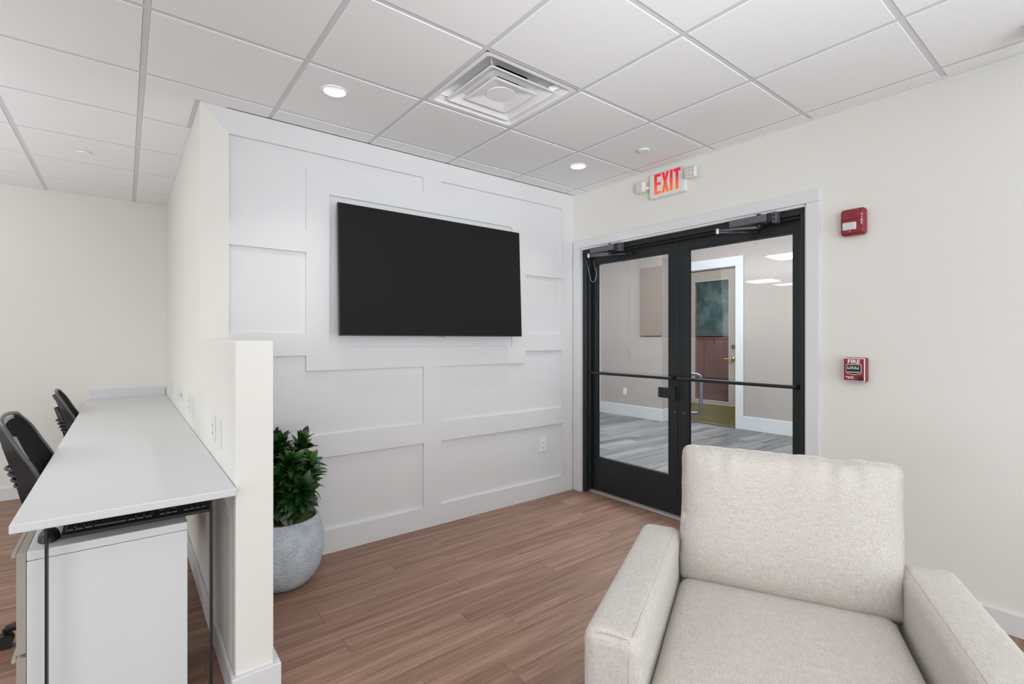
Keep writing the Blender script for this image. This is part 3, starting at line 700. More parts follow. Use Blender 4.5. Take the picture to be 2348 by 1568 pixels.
# air diffuser
vx, vy = VENT; H = G/2-TW/2-0.0005
vd = thing('air_diffuser', (vx, vy, CEIL), 'square white three-tier air diffuser set in the ceiling grid', 'air diffuser')
def sq_loft(b, levels, rc=0.02, n=6, c=(vx, vy)):
    rings = []
    for h, z in levels:
        rc2 = min(rc, h*0.45); pts = []
        for q in range(4):
            sx, sy = ((1, 1), (-1, 1), (-1, -1), (1, -1))[q]
            for k in range(n+1):
                a = PI/2*q+PI/2*k/n
                pts.append((c[0]+sx*(h-rc2)+rc2*math.cos(a), c[1]+sy*(h-rc2)+rc2*math.sin(a), CEIL+z))
        rings.append([b.bm.verts.new(p) for p in pts])
    for a, d in zip(rings, rings[1:]):
        m = len(a)
        for k in range(m): b.bm.faces.new((a[k], a[(k+1) % m], d[(k+1) % m], d[k]))
    return rings
b = B()
rg = sq_loft(b, [(H, -0.0015), (H-0.024, -0.0025), (H-0.028, 0.002), (H-0.05, 0.018), (0.215, 0.055), (0.165, 0.072)])
# collar from the square cone to a round neck
m = len(rg[-1]); circ = []
for v in rg[-1]:
    d_ = Vector((v.co.x-vx, v.co.y-vy)); d_.normalize(); circ.append(b.bm.verts.new((vx+d_.x*0.146, vy+d_.y*0.146, CEIL+0.078)))
for k in range(m): b.bm.faces.new((rg[-1][k], rg[-1][(k+1) % m], circ[(k+1) % m], circ[k]))
b.done('outer_cone', m_refl, vd, smooth=False)
B().lathe([(0.146, 0.078), (0.146, 0.20)], 40, (vx, vy, CEIL), caps=False).disc((vx, vy, CEIL+0.199), 0.155, (0, 0, 1), 40, 0.002).done('neck', m_slot, vd, split=True)
b = B()
rg = sq_loft(b, [(0.150, 0.030), (0.198, 0.0075), (0.213, -0.003), (0.216, -0.008), (0.209, -0.0095), (0.186, 0.003), (0.150, 0.022)], 0.016)
for r0, z_, r1 in ((rg[-1], 0.027, 0.137), (rg[0], 0.034, 0.139)):
    m = len(r0); circ = []
    for v in r0:
        d_ = Vector((v.co.x-vx, v.co.y-vy)).normalized(); circ.append(b.bm.verts.new((vx+d_.x*r1, vy+d_.y*r1, CEIL+z_)))
    for k in range(m): b.bm.faces.new((r0[k], r0[(k+1) % m], circ[(k+1) % m], circ[k]))
b.done('middle_cone', m_refl, vd)
b = B(); r_ = sq_loft(b, [(0.05, 0.026), (0.10, 0.014), (0.140, -0.003), (0.144, -0.009), (0.134, -0.0115), (0.060, 0.006), (0.05, 0.008)], 0.012)
b.done('centre_plate', m_refl, vd)
B().disc((vx, vy, CEIL+0.0045), 0.076, (0, 0, -1), 40, 0.004).done('centre_disc', m_tile, vd)
for sx, sy in ((1, 1), (1, -1), (-1, 1), (-1, -1)):
    c0 = Vector((vx+sx*0.235, vy+sy*0.235, CEIL+0.035)); c1 = Vector((vx+sx*0.185, vy+sy*0.185, CEIL+0.012))
    nn = Vector((-sy, sx, 0)).normalized()*0.0008; up = Vector((0, 0, 0.014))
    pts = [c0-up+nn*0, c1-up, c1+up, c0+up]
    bb = B(); A = [bb.bm.verts.new(p+nn) for p in pts]; D = [bb.bm.verts.new(p-nn) for p in pts]
    bb.bm.faces.new(A); bb.bm.faces.new(D[::-1])
    for k in range(4): bb.bm.faces.new((A[k], A[(k+1) % 4], D[(k+1) % 4], D[k]))
    bb.done('hanger_tab', m_refl, vd)
# troffers (seen as reflections in the door glass)
for i, (ci, ri) in enumerate(TROF):
    x0, y0 = OX+ci*G, OY+ri*G
    t = thing('ceiling_troffer', (x0+G/2, y0+G/2, CEIL), ['uppermost lit ceiling panel mirrored in the right door glass', 'lower left lit ceiling panel mirrored in the right door glass', 'lit ceiling panel mirrored low at the edge of the right door glass'][i], 'ceiling light', group='troffers mirrored in the door glass')
    B().box(x0+0.014, x0+G-0.014, y0+0.014, y0+0.04, CEIL-0.008, CEIL-0.001).box(x0+0.014, x0+G-0.014, y0+G-0.04, y0+G-0.014, CEIL-0.008, CEIL-0.001).box(x0+0.014, x0+0.04, y0+0.04, y0+G-0.04, CEIL-0.008, CEIL-0.001).box(x0+G-0.04, x0+G-0.014, y0+0.04, y0+G-0.04, CEIL-0.008, CEIL-0.001).done('frame', m_refl, t, split=True)
    B().box(x0+0.04, x0+G-0.04, y0+0.04, y0+G-0.04, CEIL-0.005, CEIL-0.002).done('diffuser', m_trof, t)
# small bracket at the right edge
bk = thing('ceiling_bracket', (2.98, 0.27, CEIL), 'small dark metal bracket under the ceiling at the right picture edge', 'bracket')
B().box(2.952, 3.06, 0.250, 0.262, CEIL-0.10, CEIL-0.0055, 0.002, 1).done('plate', m_dark, bk)
B().box(2.952, 2.962, 0.262, 0.292, CEIL-0.03, CEIL-0.0055, 0.002, 1).done('hook', m_dark, bk)

# ================================================================== EXIT SIGN
ex = thing('exit_sign', (XD, 2.19, 2.545), 'white exit sign with red letters and twin lamp heads above the black door', 'exit sign')
B().rbox((3.2115, 2.192, 2.542), (0.037, 0.322, 0.192), 0.014, (3, 8, 6)).done('housing', m_signwhite, ex, smooth=True)
B().box(3.1905, 3.1935, 2.050, 2.334, 2.452, 2.632, 0.0014, 1).done('face_plate', m_signwhite, ex)
def letters(parent):
    yl, z0, z1, w = 2.296, 2.473, 2.626, 0.021      # start (picture left), bottom, top, stroke
    x0, x1 = 3.1875, 3.1906
    def seg(b, pts): b.prism(pts, lambda p: (x0, p[0], p[1]), lambda p: (x1, p[0], p[1]))
    def R(b, a, c, zz0, zz1): seg(b, [(a, zz0), (a, zz1), (c, zz1), (c, zz0)])
    res = []
    zm = (z0+z1)/2
    y = yl; b = B(); seg(b, [(y, z0), (y, z1), (y-0.056, z1), (y-0.056, z1-w), (y-w, z1-w), (y-w, zm+0.011), (y-0.054, zm+0.011), (y-0.054, zm-0.010), (y-w, zm-0.010), (y-w, z0+w), (y-0.056, z0+w), (y-0.056, z0)]); res.append(b)
    y = 2.231; b = B(); h = 0.030; cy = y-h
    seg(b, [(y, z1), (y-w, z1), (cy, zm+0.024), (cy-h+w, z1), (cy-h, z1), (cy-0.0095, zm), (cy-h, z0), (cy-h+w, z0), (cy, zm-0.024), (y-w, z0), (y, z0), (cy+0.0095, zm)]); res.append(b)
    y = 2.160; b = B(); R(b, y, y-w, z0, z1); res.append(b)
    y = 2.130; b = B(); seg(b, [(y, z1), (y-0.058, z1), (y-0.058, z1-w), (y-0.0395, z1-w), (y-0.0395, z0), (y-0.0185, z0), (y-0.0185, z1-w), (y, z1-w)]); res.append(b)
    for b in res:
        o = b.done('letter', m_exit, parent, recenter=False)
        o.data.transform(Matrix.Translation((0, 0, -(2.55-2.545)))); o.location = (0, 0, 0.005)
letters(ex)
def lamp_head(yc, zc, xc, yaw, m_face):
    Mx = Matrix.Translation((xc, yc, zc)) @ Matrix.Rotation(yaw, 4, 'Z')
    b = B().rbox((0, 0, 0), (0.045, 0.088, 0.084), 0.016, (4, 6, 6)); b.bm.transform(Mx); h = b.done('lamp_head', m_signwhite, ex, smooth=True)
    for i in range(3):
        for j in range(3):
            q = B().disc((-0.0215, -0.025+i*0.025, -0.024+j*0.024), 0.0115, (-1, 0, 0), 14, 0.003); q.bm.transform(Mx); q.done('lens', m_face, h)
    b = B().tube([(xc+0.01, yc, zc), (3.215, 2.192+(yc-2.192)*0.72, zc-0.01)], 0.012, 10).done('swivel', m_signwhite, ex, smooth=True)
lamp_head(1.975, 2.558, 3.165, 0.12, m_lens)
lamp_head(2.418, 2.555, 3.185, -0.25, m_lamp and m_signwhite)

# ================================================================== FIRE ALARMS
fa = thing('fire_alarm_strobe', (XD, 0.989, 2.02), 'red fire strobe with clear lens, upper of the two red wall alarms', 'fire alarm')
B().rbox((3.2045, 0.989, 2.022), (0.051, 0.120, 0.148), 0.018, (3, 8, 8)).done('housing', m_red, fa, smooth=True)
B().box(3.1735, 3.184, 0.956, 1.040, 2.034, 2.088, 0.004, 2).done('speaker_panel', m_red, fa)
b = B()
for i in range(6):
    for j in range(5):
        if (i+j) % 2 == 0: b.disc((3.1735, 0.985+i*0.0058, 2.052+j*0.0055), 0.0021, (-1, 0, 0), 8, 0.0006)
tag(b.done('speaker_holes', m_slot, fa), kind='stuff')
B().box(3.162, 3.185, 0.968, 1.034, 1.975, 2.019, 0.006, 3).done('strobe_lens', m_lens, fa)
B().disc((3.1785, 1.000, 1.968), 0.0025, (-1, 0, 0), 8, 0.001).done('indicator_dot', m_letter, fa)
for i, ch in enumerate('FIRE'): text_b(ch, 0.0155, 0.001, on_right_wall(3.1785, 0.944, 2.055-i*0.0155), bold=0.0004).done('letter', m_letter, fa)
ps = thing('fire_pull_station', (XD, 0.982, 1.199), 'red manual fire pull station, lower of the two red wall alarms', 'fire alarm')
B().box(3.185, XD, 0.926, 1.034, 1.134, 1.266, 0.006, 3).done('housing', m_redside, ps)
B().box(3.181, 3.186, 0.930, 1.034, 1.136, 1.264, 0.003, 2).done('border', m_letter, ps)
B().box(3.1795, 3.182, 0.934, 1.030, 1.140, 1.260, 0.002, 1).done('face_plate', m_red, ps)
text_b('FIRE', 0.031, 0.0012, on_right_wall(3.1790, 0.982, 1.2435), bold=0.0007, sx=1.06).done('letter', m_letter, ps, split=True)
def poly_x(pts, x0, x1): return B().prism(pts, lambda p: (x0, p[0], p[1]), lambda p: (x1, p[0], p[1]))
poly_x([(1.0185, 1.229), (0.9455, 1.229), (0.9455, 1.182), (0.950, 1.177), (0.982, 1.171), (1.014, 1.177), (1.0185, 1.182)], 3.1780, 3.1800).done('handle_surround', m_letter, ps)
poly_x([(1.0160, 1.2265), (0.948, 1.2265), (0.948, 1.183), (0.9525, 1.179), (0.982, 1.174), (1.0115, 1.179), (1.0160, 1.183)], 3.1768, 3.1785).done('recess', m_slot, ps)
hd = B().box(3.168, 3.178, 0.954, 1.010, 1.189, 1.2225, 0.003, 2).done('pull_handle', m_plastic, ps)
B().box(3.1715, 3.178, 0.953, 1.011, 1.1845, 1.1885).done('handle_edge', m_letter, hd)
tag(text_b('PUSH  IN', 0.0078, 0.0006, on_right_wall(3.1677, 0.982, 1.2145), bold=0.0003).done('lettering', m_letter, hd), kind='stuff')
tag(text_b('PULL DOWN', 0.0078, 0.0006, on_right_wall(3.1677, 0.982, 1.2065), bold=0.0003).done('lettering', m_letter, hd), kind='stuff')
for y in (0.957, 1.007):
    poly_x([(y+0.0012, 1.218), (y-0.0012, 1.218), (y-0.0012, 1.208), (y-0.003, 1.208), (y, 1.203), (y+0.003, 1.208), (y+0.0012, 1.208)], 3.1673, 3.1681).done('arrow', m_letter, hd)
tag(text_b('Honeywell', 0.0090, 0.0008, on_right_wall(3.1792, 1.003, 1.1595), bold=0.0004).done('lettering', m_letter, ps), kind='stuff')
tag(text_b('Fire Systems', 0.0052, 0.0008, on_right_wall(3.1792, 0.993, 1.1515), bold=0.0002).done('lettering', m_letter, ps), kind='stuff')
B().disc((3.1795, 1.0085, 1.1515), 0.0026, (-1, 0, 0), 10, 0.0006).done('badge', m_letter, ps)
B().disc((3.1795, 0.9505, 1.152), 0.0115, (-1, 0, 0), 20, 0.006).done('key_lock', m_plastic, ps)

# ================================================================== DESK
dk = thing('desk', (0.03, 4.0, 0), 'long white laminate desk along the alcove wall', 'desk')
DZ0, DZ1 = 0.794, 0.822
B().box(-0.268, XN-0.0018, 2.045, YB-0.016, DZ0, DZ1, 0.004, 2).done('desktop', m_desk, dk)
B().box(-0.255, XN-0.012, YB-0.016, YB-0.002, DZ1-0.02, 0.905, 0.003, 2).done('upstand', m_desk, dk)
for y in (2.112, 5.80):
    for x in (-0.197, 0.249): B().box(x, x+0.0068, y, y+0.038, 0.0, DZ0-0.0102, 0.001, 1).done('leg', m_plastic, dk)
    B().box(-0.197, 0.256, y, y+0.038, DZ0-0.010, DZ0-0.0002, 0.001, 1).done('crossbar', m_plastic, dk)
# drawer pedestal under the near end
pd = thing('drawer_pedestal', (-0.03, 2.45, 0), 'white rolling drawer pedestal with taupe fronts under the near desk end', 'pedestal')
PX0, PX1, PY0, PY1, PZ0, PZ1 = -0.247, 0.185, 2.20, 2.60, 0.07, 0.686
B().box(PX0, PX1, PY0, PY1, PZ0, PZ1-0.031, 0.003, 2).done('body', m_ped, pd)
B().box(PX0, PX1, PY0, PY1, PZ1-0.0295, PZ1, 0.003, 2).done('top', m_ped, pd)
for z0, z1 in ((0.08, 0.350), (0.362, 0.684)):
    d = B().box(PX0-0.024, PX0-0.001, PY0+0.002, PY1-0.002, z0, z1, 0.002, 1).done('drawer_front', m_drawer, pd)
    B().box(PX0-0.036, PX0-0.024, PY0+0.006, PY1-0.006, z1-0.012, z1, 0.002, 1).done('handle_lip', m_drawer, d)
for x in (PX0+0.05, PX1-0.05):
    for y in (PY0+0.05, PY1-0.05): B().tube([(x-0.012, y, 0.03), (x+0.012, y, 0.03)], 0.03, 14).box(x-0.008, x+0.008, y-0.008, y+0.008, 0.05, 0.0695).done('caster', m_plastic, pd, split=True)
# keyboard and mouse on the pedestal
kb = thing('keyboard', (0.05, 2.35, PZ1), 'black computer keyboard on the pedestal, overhanging its right end', 'keyboard')
KX0, KX1, KY0, KY1 = -0.170, 0.276, 2.272, 2.412
B().prism([(KY0, PZ1+0.001), (KY0, PZ1+0.012), (KY0+0.012, PZ1+0.018), (KY1, PZ1+0.030), (KY1, PZ1+0.001)], lambda p: (KX0, p[0], p[1]), lambda p: (KX1, p[0], p[1])).done('case', m_plastic, kb)
def key_mesh(w, d):
    b = B(); lv = [(w/2, d/2, 0.0), (w/2-0.001, d/2-0.001, 0.004), (w/2-0.003, d/2-0.003, 0.0065)]; rr = []
    for a, c, z in lv: rr.append([b.bm.verts.new(q) for q in ((-a, -c, z), (a, -c, z), (a, c, z), (-a, c, z))])
    for p, q in zip(rr, rr[1:]):
        for k in range(4): b.bm.faces.new((p[k], p[(k+1) % 4], q[(k+1) % 4], q[k]))
    b.bm.faces.new(rr[-1]); b.bm.faces.new(rr[0][::-1]); return b
kcache = {}
def key(x, y, w):
    z = PZ1+0.018+(y-KY0-0.012)*0.094+0.001
    k = round(w, 4)
    if k not in kcache: o = key_mesh(w, 0.0165).done('key', m_key, kb, world=False); kcache[k] = o
    else: o = kcache[k].copy(); COL.objects.link(o)
    o.location = (x-0.05, y-2.35, z-PZ1); o.rotation_euler = (0.093, 0, 0)
for r in range(6):       # the user sits at -X of the desk but the board lies along X
    y = KY0+0.022+r*0.0192+(0.006 if r == 5 else 0)
    if r == 0:
        for x, w in ((-0.150, 0.022), (-0.125, 0.022), (-0.100, 0.022), (-0.040, 0.090), (0.020, 0.022), (0.045, 0.022), (0.070, 0.022)): key(x, y, w)
    else:
        for c in range(13): key(-0.153+c*0.0190, y, 0.0165)
    for c in range(3):
        if r not in (1, 3) or (r == 1 and c == 1): key(0.112+c*0.0190, y, 0.0165)
    for c in range(4):
        if r < 5: key(0.181+c*0.0190+0.006, y, 0.0165)
ms = thing('computer_mouse', (-0.203, 2.300, PZ1), 'black computer mouse on the pedestal beside the keyboard', 'mouse')
def mouse_f(u, v):
    a = 2*PI*u; t = v*PI/2
    return (-0.203+0.029*math.cos(a)*math.cos(t)**0.6, 2.300+0.050*math.sin(a)*math.cos(t)**0.6, PZ1+0.001+0.034*math.sin(t))
B().grid(mouse_f, 28, 8, True).done('shell', m_plastic, ms, smooth=True)
B().tube([(-0.206, 2.272, PZ1+0.030), (-0.200, 2.272, PZ1+0.030)], 0.007, 12).done('wheel', m_rim, ms)

# ================================================================== OFFICE CHAIRS
def interp(tab, z):
    for (a, b), (c, d) in zip(tab, tab[1:]):
        if a <= z <= c: return b+(d-b)*(z-a)/(c-a)
    return tab[-1][1] if z > tab[-1][0] else tab[0][1]
def make_chair(loc, rot, label):
    t = thing('office_chair', loc, label, 'chair', rot, 'office chairs at the white desk')
    # local frame: the sitter faces +x; origin on the floor under the column
    prof = [(0.50, -0.095), (0.60, -0.110), (0.70, -0.138), (0.823, -0.182), (0.856, -0.204), (0.903, -0.227), (0.949, -0.248), (0.996, -0.275), (1.02, -0.298)]
    sm = []
    for i in range(24):
        z = 0.50+0.52*i/23; acc = sum(interp(prof, max(0.5, min(1.02, z+d))) for d in (-0.03, -0.015, 0, 0.015, 0.03))/5; sm.append((z, acc))
    def bx(z): return interp(sm, z)
    def hw(z):  # half width with rounded upper corners
        k = max(0.0, (z-0.90)/0.12); return 0.235*(1-0.30*k**2.2) - 0.03*max(0, (0.75-z)/0.25)
    def P(u, z, off=0.0):     # u in -1..1 across
        w = hw(z); return (bx(z)-0.012*(1-u*u)+off + 0.0, u*w, z+0.012*(1-u*u)*max(0, (z-0.87)/0.15))
    N = 16
    zs = [0.52+0.50*i/22 for i in range(23)]
    B().grid(lambda u, v: P(-0.96+1.92*u, 0.535+0.475*v), N, 22).done('mesh_back', m_mesh, t, world=False, smooth=True)
    # opaque padded field covering all but the side strips
    b = B()
    def pad(u, v):
        z = 0.54+0.46*v; k = 0 if z > 0.955 else max(0, 1-(0.955-z)/0.17); lo = -0.93+0.46*k; hi = 0.93
        if z > 0.955: lo = -0.93
        q = P(lo+(hi-lo)*u, z, 0.004); return q
    b.grid(pad, 14, 24); b.done('back_pad', m_pad, t, world=False, smooth=True)
    # rim all round
    loop = [P(-1, z) for z in zs] + [P(-1+2*i/10, 1.02) for i in range(1, 10)] + [P(1, z) for z in zs[::-1]] + [P(1-2*i/8, 0.52) for i in range(1, 8)]
    loop.append(loop[0])
    B().tube(loop, 0.0085, 8).done('back_rim', m_rim, t, world=False, smooth=True)
    b = B()
    def shell(u, v):
        z = 0.52+0.50*v; q = P(-1+2*u, z); d = 0.030+0.020*math.sin(v*PI); return (q[0]-d, q[1]*0.99, q[2]-0.01)
    for s_ in (-1, 1):
        def side(u, v, s_=s_):
            z = 0.52+0.50*v; q = P(s_, z); d = (0.028+0.055*min(1, max(0, (0.98-z)/0.28)))*u
            return (q[0]-d*(1 if s_ < 0 else 0.4), q[1]-s_*0.012*u, q[2]-0.012*u)
        b.grid(side, 3, 22)
    b.done('back_frame', m_frameplastic, t, world=False, smooth=True, split=True)
    # spine and lumbar hoops
    B().tube([(0.0, 0, 0.40), (-0.12, 0, 0.42), (-0.185, 0, 0.50), (-0.215, 0, 0.62), (-0.255, 0, 0.78), (-0.300, 0, 0.90)], [0.022, 0.026, 0.030, 0.034, 0.028, 0.016], 10).done('spine', m_frameplastic, t, world=False, smooth=True)
    for i in range(4):
        z = 0.716+0.027*i; x = bx(z)-0.012
        pts = [(x-0.03-0.085*math.sin(PI*k/14), -0.15+0.30*k/14, z) for k in range(15)]
        B().tube(pts, 0.0065, 8).done('lumbar_hoop', m_frameplastic, t, world=False, smooth=True)
    # seat, arms, column, base
    B().rbox((0.06, 0, 0.475), (0.47, 0.48, 0.085), 0.035, (6, 6, 3)).done('seat', m_pad, t, world=False, smooth=True)
    B().box(-0.09, 0.16, -0.11, 0.11, 0.385, 0.43, 0.01, 2).done('mechanism', m_plastic, t, world=False)
    for s_ in (-1, 1):
        a = B().tube([(0.02, s_*0.20, 0.42), (0.0, s_*0.30, 0.43), (-0.02, s_*0.33, 0.46), (-0.05, s_*0.33, 0.60)], 0.016, 8).done('arm_post', m_frameplastic, t, world=False, smooth=True)
        B().rbox((-0.095, s_*0.33, 0.612), (0.26, 0.085, 0.034), 0.014, (6, 4, 2)).done('armrest', m_plastic, t, world=False, smooth=True)
    B().lathe([(0.028, 0.06), (0.028, 0.24), (0.018, 0.24), (0.018, 0.39)], 16).done('gas_column', m_plastic, t, world=False, smooth=False)
    for k in range(5):
        a = PI+2*PI*k/5; dx, dy = math.cos(a), math.sin(a)
        lg = B().tube([(0.02*dx, 0.02*dy, 0.115), (0.16*dx, 0.16*dy, 0.105), (0.30*dx, 0.30*dy, 0.078)], [0.030, 0.024, 0.017], 8).done('base_leg', m_frameplastic, t, world=False, smooth=True)
        c = Vector((0.305*dx, 0.305*dy, 0.030)); n_ = Vector((-dy, dx, 0))
        w = B().tube([c-n_*0.026, c-n_*0.006], 0.030, 16).tube([c+n_*0.006, c+n_*0.026], 0.030, 16).tube([c, c+Vector((0, 0, 0.052))], 0.008, 8).done('caster', m_frameplastic, t, world=False, split=True)
    return t
make_chair((-0.115, 3.11, 0), math.radians(-1), 'black mesh office chair at the near part of the desk, at the left picture edge')
c2 = make_chair((-0.112, 5.02, 0), math.radians(2), 'black mesh office chair farther back at the desk, by the alcove wall')
c2.scale = (0.97, 0.97, 0.957)

# ================================================================== POTTED PLANT
PX, PY = 0.700, 2.972
pl = thing('potted_plant', (PX, PY, 0), 'leafy green plant in a round grey stone pot behind the partition', 'plant')
prof = [(r_, z_*0.955) for r_, z_ in [(0.05, 0.0), (0.11, 0.001), (0.135, 0.012), (0.168, 0.05), (0.195, 0.10), (0.211, 0.16), (0.217, 0.22), (0.213, 0.28), (0.203, 0.33), (0.191, 0.372), (0.186, 0.390), (0.180, 0.396), (0.172, 0.395), (0.167, 0.385), (0.170, 0.36), (0.175, 0.33), (0.0, 0.33)]]
B().lathe(prof[:-1]+[(0.02, 0.315)], 64, (PX, PY, 0)).done('pot', m_pot, pl, smooth=True)
def moss(u, v):
    a = 2*PI*u; r = 0.165*v+0.002; n_ = noise.noise((r*math.cos(a)*30, r*math.sin(a)*30, 0))+0.6*noise.noise((r*math.cos(a)*80, r*math.sin(a)*80, 3))
    return (PX+r*math.cos(a), PY+r*math.sin(a), 0.366+0.012*n_-0.010*v**4)
tag(B().grid(moss, 90, 26, True).done('moss', m_moss, pl, smooth=True), kind='stuff')
def leaf_mesh(L, Wd, curl, fold):
    b = B(); n = 7; rows = []
    for i in range(n+1):
        s_ = i/n; w = Wd/2*(math.sin(PI*min(1, s_**0.75*1.0))**0.75 if 0 < s_ < 1 else 0.0)+(0.0035 if i == 0 else 0.0004)
        y = L*s_; z = -curl*L*s_*s_*s_
        rows.append([b.bm.verts.new((-w, y, z+fold*w)), b.bm.verts.new((0, y, z)), b.bm.verts.new((w, y, z+fold*w))])
    for p, q in zip(rows, rows[1:]):
        for k in range(2): b.bm.faces.new((p[k], p[k+1], q[k+1], q[k]))
    return b
protos = []
for (L, Wd, c, f) in ((0.102, 0.046, 0.12, 0.24), (0.096, 0.044, 0.28, 0.22), (0.112, 0.041, 0.42, 0.28), (0.082, 0.036, 0.08, 0.32)):
    protos.append(leaf_mesh(L, Wd, c, f))
pmesh = []
for b in protos:
    bmesh.ops.recalc_face_normals(b.bm, faces=b.bm.faces); me = bpy.data.meshes.new('leaf'); b.bm.to_mesh(me); b.bm.free(); me.materials.append(m_leaf)
    for p in me.polygons: p.use_smooth = True
    pmesh.append(me)
rt = Vector((math.cos(YAW), -math.sin(YAW), 0)); fw = Vector((math.sin(YAW), math.cos(YAW), 0))
heads_old = [  # right, forward, top height, lean right, lean fwd, leaves
    (0.110, -0.045, 0.685, 0.30, -0.25, 64), (0.012, -0.010, 0.800, 0.10, -0.10, 64), (-0.090, -0.060, 0.735, -0.20, -0.25, 44),
    (0.075, 0.075, 0.720, 0.25, 0.15, 34), (-0.045, 0.085, 0.760, -0.15, 0.2, 26), (0.030, -0.105, 0.585, 0.10, -0.45, 44), (-0.12, 0.03, 0.64, -0.4, 0.0, 16)]
heads = [(0.085, -0.100, 0.715, 0.35, -0.40, 66), (0.000, -0.035, 0.805, 0.05, -0.25, 60), (0.090, 0.030, 0.800, 0.35, 0.0, 50), (0.150, -0.025, 0.690, 0.80, -0.15, 46),
    (0.020, -0.150, 0.620, 0.05, -0.80, 44), (0.140, -0.100, 0.565, 0.85, -0.60, 40), (-0.080, -0.100, 0.730, -0.25, -0.4, 40), (0.060, 0.090, 0.740, 0.3, 0.4, 36), (-0.060, 0.050, 0.810, -0.2, 0.2, 40),
    (-0.14, -0.03, 0.66, -0.8, -0.1, 36), (0.130, 0.060, 0.600, 0.8, 0.4, 30), (-0.08, -0.13, 0.57, -0.4, -0.8, 24)]
rnd = random.Random(21); nleaf = 0
extra = B()
for hi, (hr, hf, ht, lr, lf, n) in enumerate(heads):
    n = int(n*1.35)
    base = Vector((PX, PY, 0.36))+rt*hr*0.55+fw*hf*0.55
    top = Vector((PX, PY, ht))+rt*hr+fw*hf
    ax = (Vector((0, 0, 1))+rt*lr+fw*lf).normalized()
    B().tube([base, base.lerp(top, 0.5)+Vector((0, 0, 0.01)), top], [0.011, 0.010, 0.006], 8).done('stem', m_stem, pl, smooth=True)
    span = min(0.31, (ht-0.43))
    for i in range(n):
        s_ = i/(n-1)                        # 0 = top of the head, 1 = lowest whorl
        org = top-(ax*0.55+Vector((0, 0, 0.45)))*span*s_**1.1+(rt*hr+fw*hf)*0.10*s_
        ang = i*2.39996+rnd.uniform(-0.2, 0.2)
        u = ax.orthogonal().normalized(); v = ax.cross(u)
        rad = u*math.cos(ang)+v*math.sin(ang)
        tilt = math.radians(12+74*s_**0.7+rnd.uniform(-10, 10))
        d = (ax*math.cos(tilt)+rad*math.sin(tilt)).normalized()
        side = d.cross(ax).normalized() if abs(d.dot(ax)) < 0.999 else u
        nrm = side.cross(d).normalized()
        if nrm.dot(ax) < 0: nrm = -nrm; 
        side = d.cross(nrm).normalized()
        M = Matrix((( side.x, d.x, nrm.x, 0), (side.y, d.y, nrm.y, 0), (side.z, d.z, nrm.z, 0), (0, 0, 0, 1)))
        sc = rnd.uniform(0.82, 1.15)*(0.72 if s_ < 0.12 else 1.0)
        me = pmesh[3 if s_ < 0.1 else rnd.choice((0, 1, 2))]
        tipw = org+d*0.1*sc
        if tipw.y > YT-0.006 or (org.y > YT-0.02): continue
        M = Matrix.Translation(org-Vector((PX, PY, 0))) @ M @ Matrix.Diagonal((sc, sc, sc, 1))
        if nleaf >= 298:
            t_ = me.copy(); t_.transform(M); extra.bm.from_mesh(t_); bpy.data.meshes.remove(t_)
        else:
            o = bpy.data.objects.new('leaf', me); COL.objects.link(o); o.parent = pl; o.matrix_local = M; nleaf += 1

tag(extra.done('foliage', m_leaf, pl, world=False, smooth=True), kind='stuff')

# ================================================================== ARMCHAIR
AO = Vector((0.938, 0.887, 0)); AR = math.atan2(-0.897, 0.443)
ac = thing('armchair', AO, 'oatmeal linen armchair with loose back cushion in front of the black door', 'armchair', AR)
# local frame: x runs from the picture-left arm to the right arm, y from the front to the back
AW, AD, AH, AT = 0.97, 0.835, 0.622, 0.138
def arm_warp(u, v, w, p):
    q = p.copy()
    if w > 0: q.z += 0.007*(1-u*u)*(1-v**4)
    # back top corner rounds down
    return q
def arm(xc, AT, inn):
    o = B().rbox((xc, AD/2-0.004, 0.06+(AH-0.06)/2), (AT, AD, AH-0.06), 0.034, (5, 12, 8), arm_warp).done('arm', m_fab, ac, world=False, smooth=True)
    s_ = inn
    xi = xc+s_*(AT/2-0.030)
    for k, dx in enumerate((0.0, 0.007)):
        pts = [(xi+s_*dx, 0.012+0.79*i/20, AH+0.0005-0.0006*k+0.001*(1-(2*i/20-1)**4)) for i in range(21)]
        if k == 0: pts = [(xi, -0.0036, AH-0.30), (xi, -0.0034, AH-0.036), (xi, 0.0035, AH-0.012)]+pts[1:]
        B().tube(pts, 0.0011, 5).done('seam', m_stitch, o, world=False)
    pts = [(xc-AT/2+0.034, 0.0065, AH-0.0085), (xc, 0.0065, AH-0.0055), (xc+AT/2-0.034, 0.0065, AH-0.0085)]
    B().tube(pts, 0.0011, 5).done('seam', m_stitch, o, world=False)
arm(0.066, 0.152, 1); arm(0.906, 0.164, -1)
B().rbox((AW/2-0.007, AD-0.052, 0.39), (AW-2*AT-0.03, 0.10, 0.66), 0.03, (6, 3, 6)).done('back_frame', m_fab, ac, world=False, smooth=True)
B().rbox((AW/2-0.007, 0.41, 0.19), (AW-2*AT-0.03, 0.76, 0.24), 0.015, (6, 6, 3)).done('seat_base', m_fab, ac, world=False, smooth=True)
def seat_warp(u, v, w, p):
    q = p.copy(); k = (1-u**4)*(1-v**4)
    q.z += w*0.020*k
    q.y -= 0.018*(1-u*u)*(1 if v < -0.5 else 0)*(-v)
    q.z += 0.003*noise.noise((p.x*5, p.y*5, 1))
    return q
B().rbox((AW/2-0.007, 0.365, 0.395), (AW-2*AT-0.026, 0.75, 0.165), 0.045, (20, 20, 5), seat_warp).done('seat_cushion', m_fab, ac, world=False, smooth=True)
for x in (0.07, AW-0.07):
    for y in (0.06, AD-0.06): B().box(x-0.025, x+0.025, y-0.025, y+0.025, 0.0, 0.062, 0.004, 1).done('leg', m_plastic, ac, world=False)
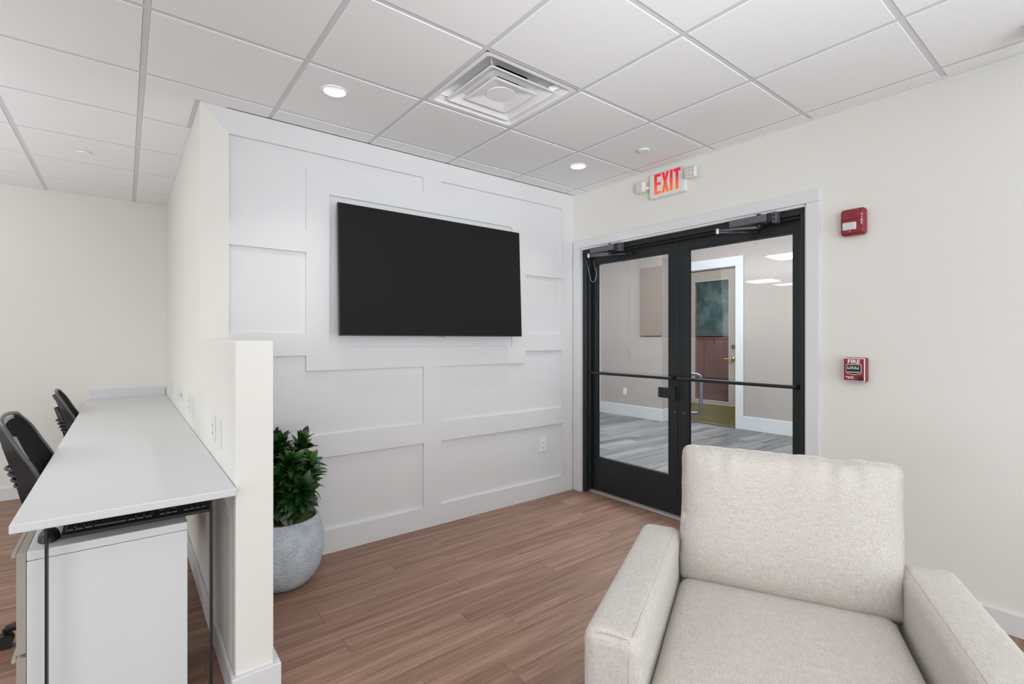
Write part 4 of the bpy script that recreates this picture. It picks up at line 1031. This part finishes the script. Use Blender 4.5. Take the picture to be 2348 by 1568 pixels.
# loose back cushion, leaning
CW, CHh, CTk = 0.705, 0.50, 0.19
def cush(side):
    def f(u, v):
        a, b = 2*u-1, 2*v-1
        pin = 1-0.018*(1-abs(b)**2)           # sides bow in a little between the corners
        # outline with soft corners and a wavy seam
        ex = CW/2*a; ez = CHh/2*b
        rc = 0.034
        dx, dz = abs(ex)-(CW/2-rc), abs(ez)-(CHh/2-rc)
        if dx > 0 and dz > 0:
            l = math.hypot(dx, dz)
            if l > rc:
                k = rc/l; ex = math.copysign(CW/2-rc+dx*k, ex); ez = math.copysign(CHh/2-rc+dz*k, ez)
        edge = max(abs(a), abs(b))
        ez += (0.009*noise.noise((ex*9, 4.1, 0))+0.005*noise.noise((ex*24, 9.1, 0)))*abs(b)**3*(1 if b > 0 else 0.7)
        ex += 0.006*noise.noise((ez*14, 2.7, 0))*abs(a)**3
        ez += (-0.010*math.cos(a*PI/2)+0.004)*(b**3 if b < 0 else 0)*-1*0
        prof = ((1-abs(a)**5)*(1-abs(b)**4))
        th = CTk/2*max(0.0, prof)**0.42
        # wrinkles pulling in from the seam
        wr_ = 0.012*noise.noise((ex*26, ez*5, 2.0))*max(0, b-0.45)*1.6 + 0.011*noise.noise((ex*5, ez*24, 7.0))*max(0, abs(a)-0.62)*1.8
        wr_ += 0.010*noise.noise((ex*3.1, ez*3.1, 5.0))
        y = side*(th+(wr_ if edge < 0.999 else 0)*min(1, (1-edge)*8))
        return (ex*pin, y, ez)
    return f
b = B(); b.grid(cush(-1), 60, 48); b.grid(cush(1), 36, 30)
bmesh.ops.remove_doubles(b.bm, verts=b.bm.verts, dist=0.0004)
lean = math.radians(-11.0)
MC = Matrix.Translation((AW/2+0.008, 0.790, 0.700)) @ Matrix.Rotation(lean, 4, 'X') @ Matrix.Rotation(math.radians(0.6), 4, 'Y')
b.bm.transform(MC)
bc = b.done('back_cushion', m_fab, ac, world=False, smooth=True)
seam = []
f = cush(-1)
for i in range(60): seam.append(f(i/60, 1.0))
for i in range(40): seam.append(f(1.0, 1-i/40))
for i in range(60): seam.append(f(1-i/60, 0.0))
for i in range(41): seam.append(f(0.0, i/40))
bb = B().tube([Vector((p[0], 0, p[2])) for p in seam], 0.0035, 6); bb.bm.transform(MC); bb.done('piping', m_fab, bc, world=False, smooth=True)
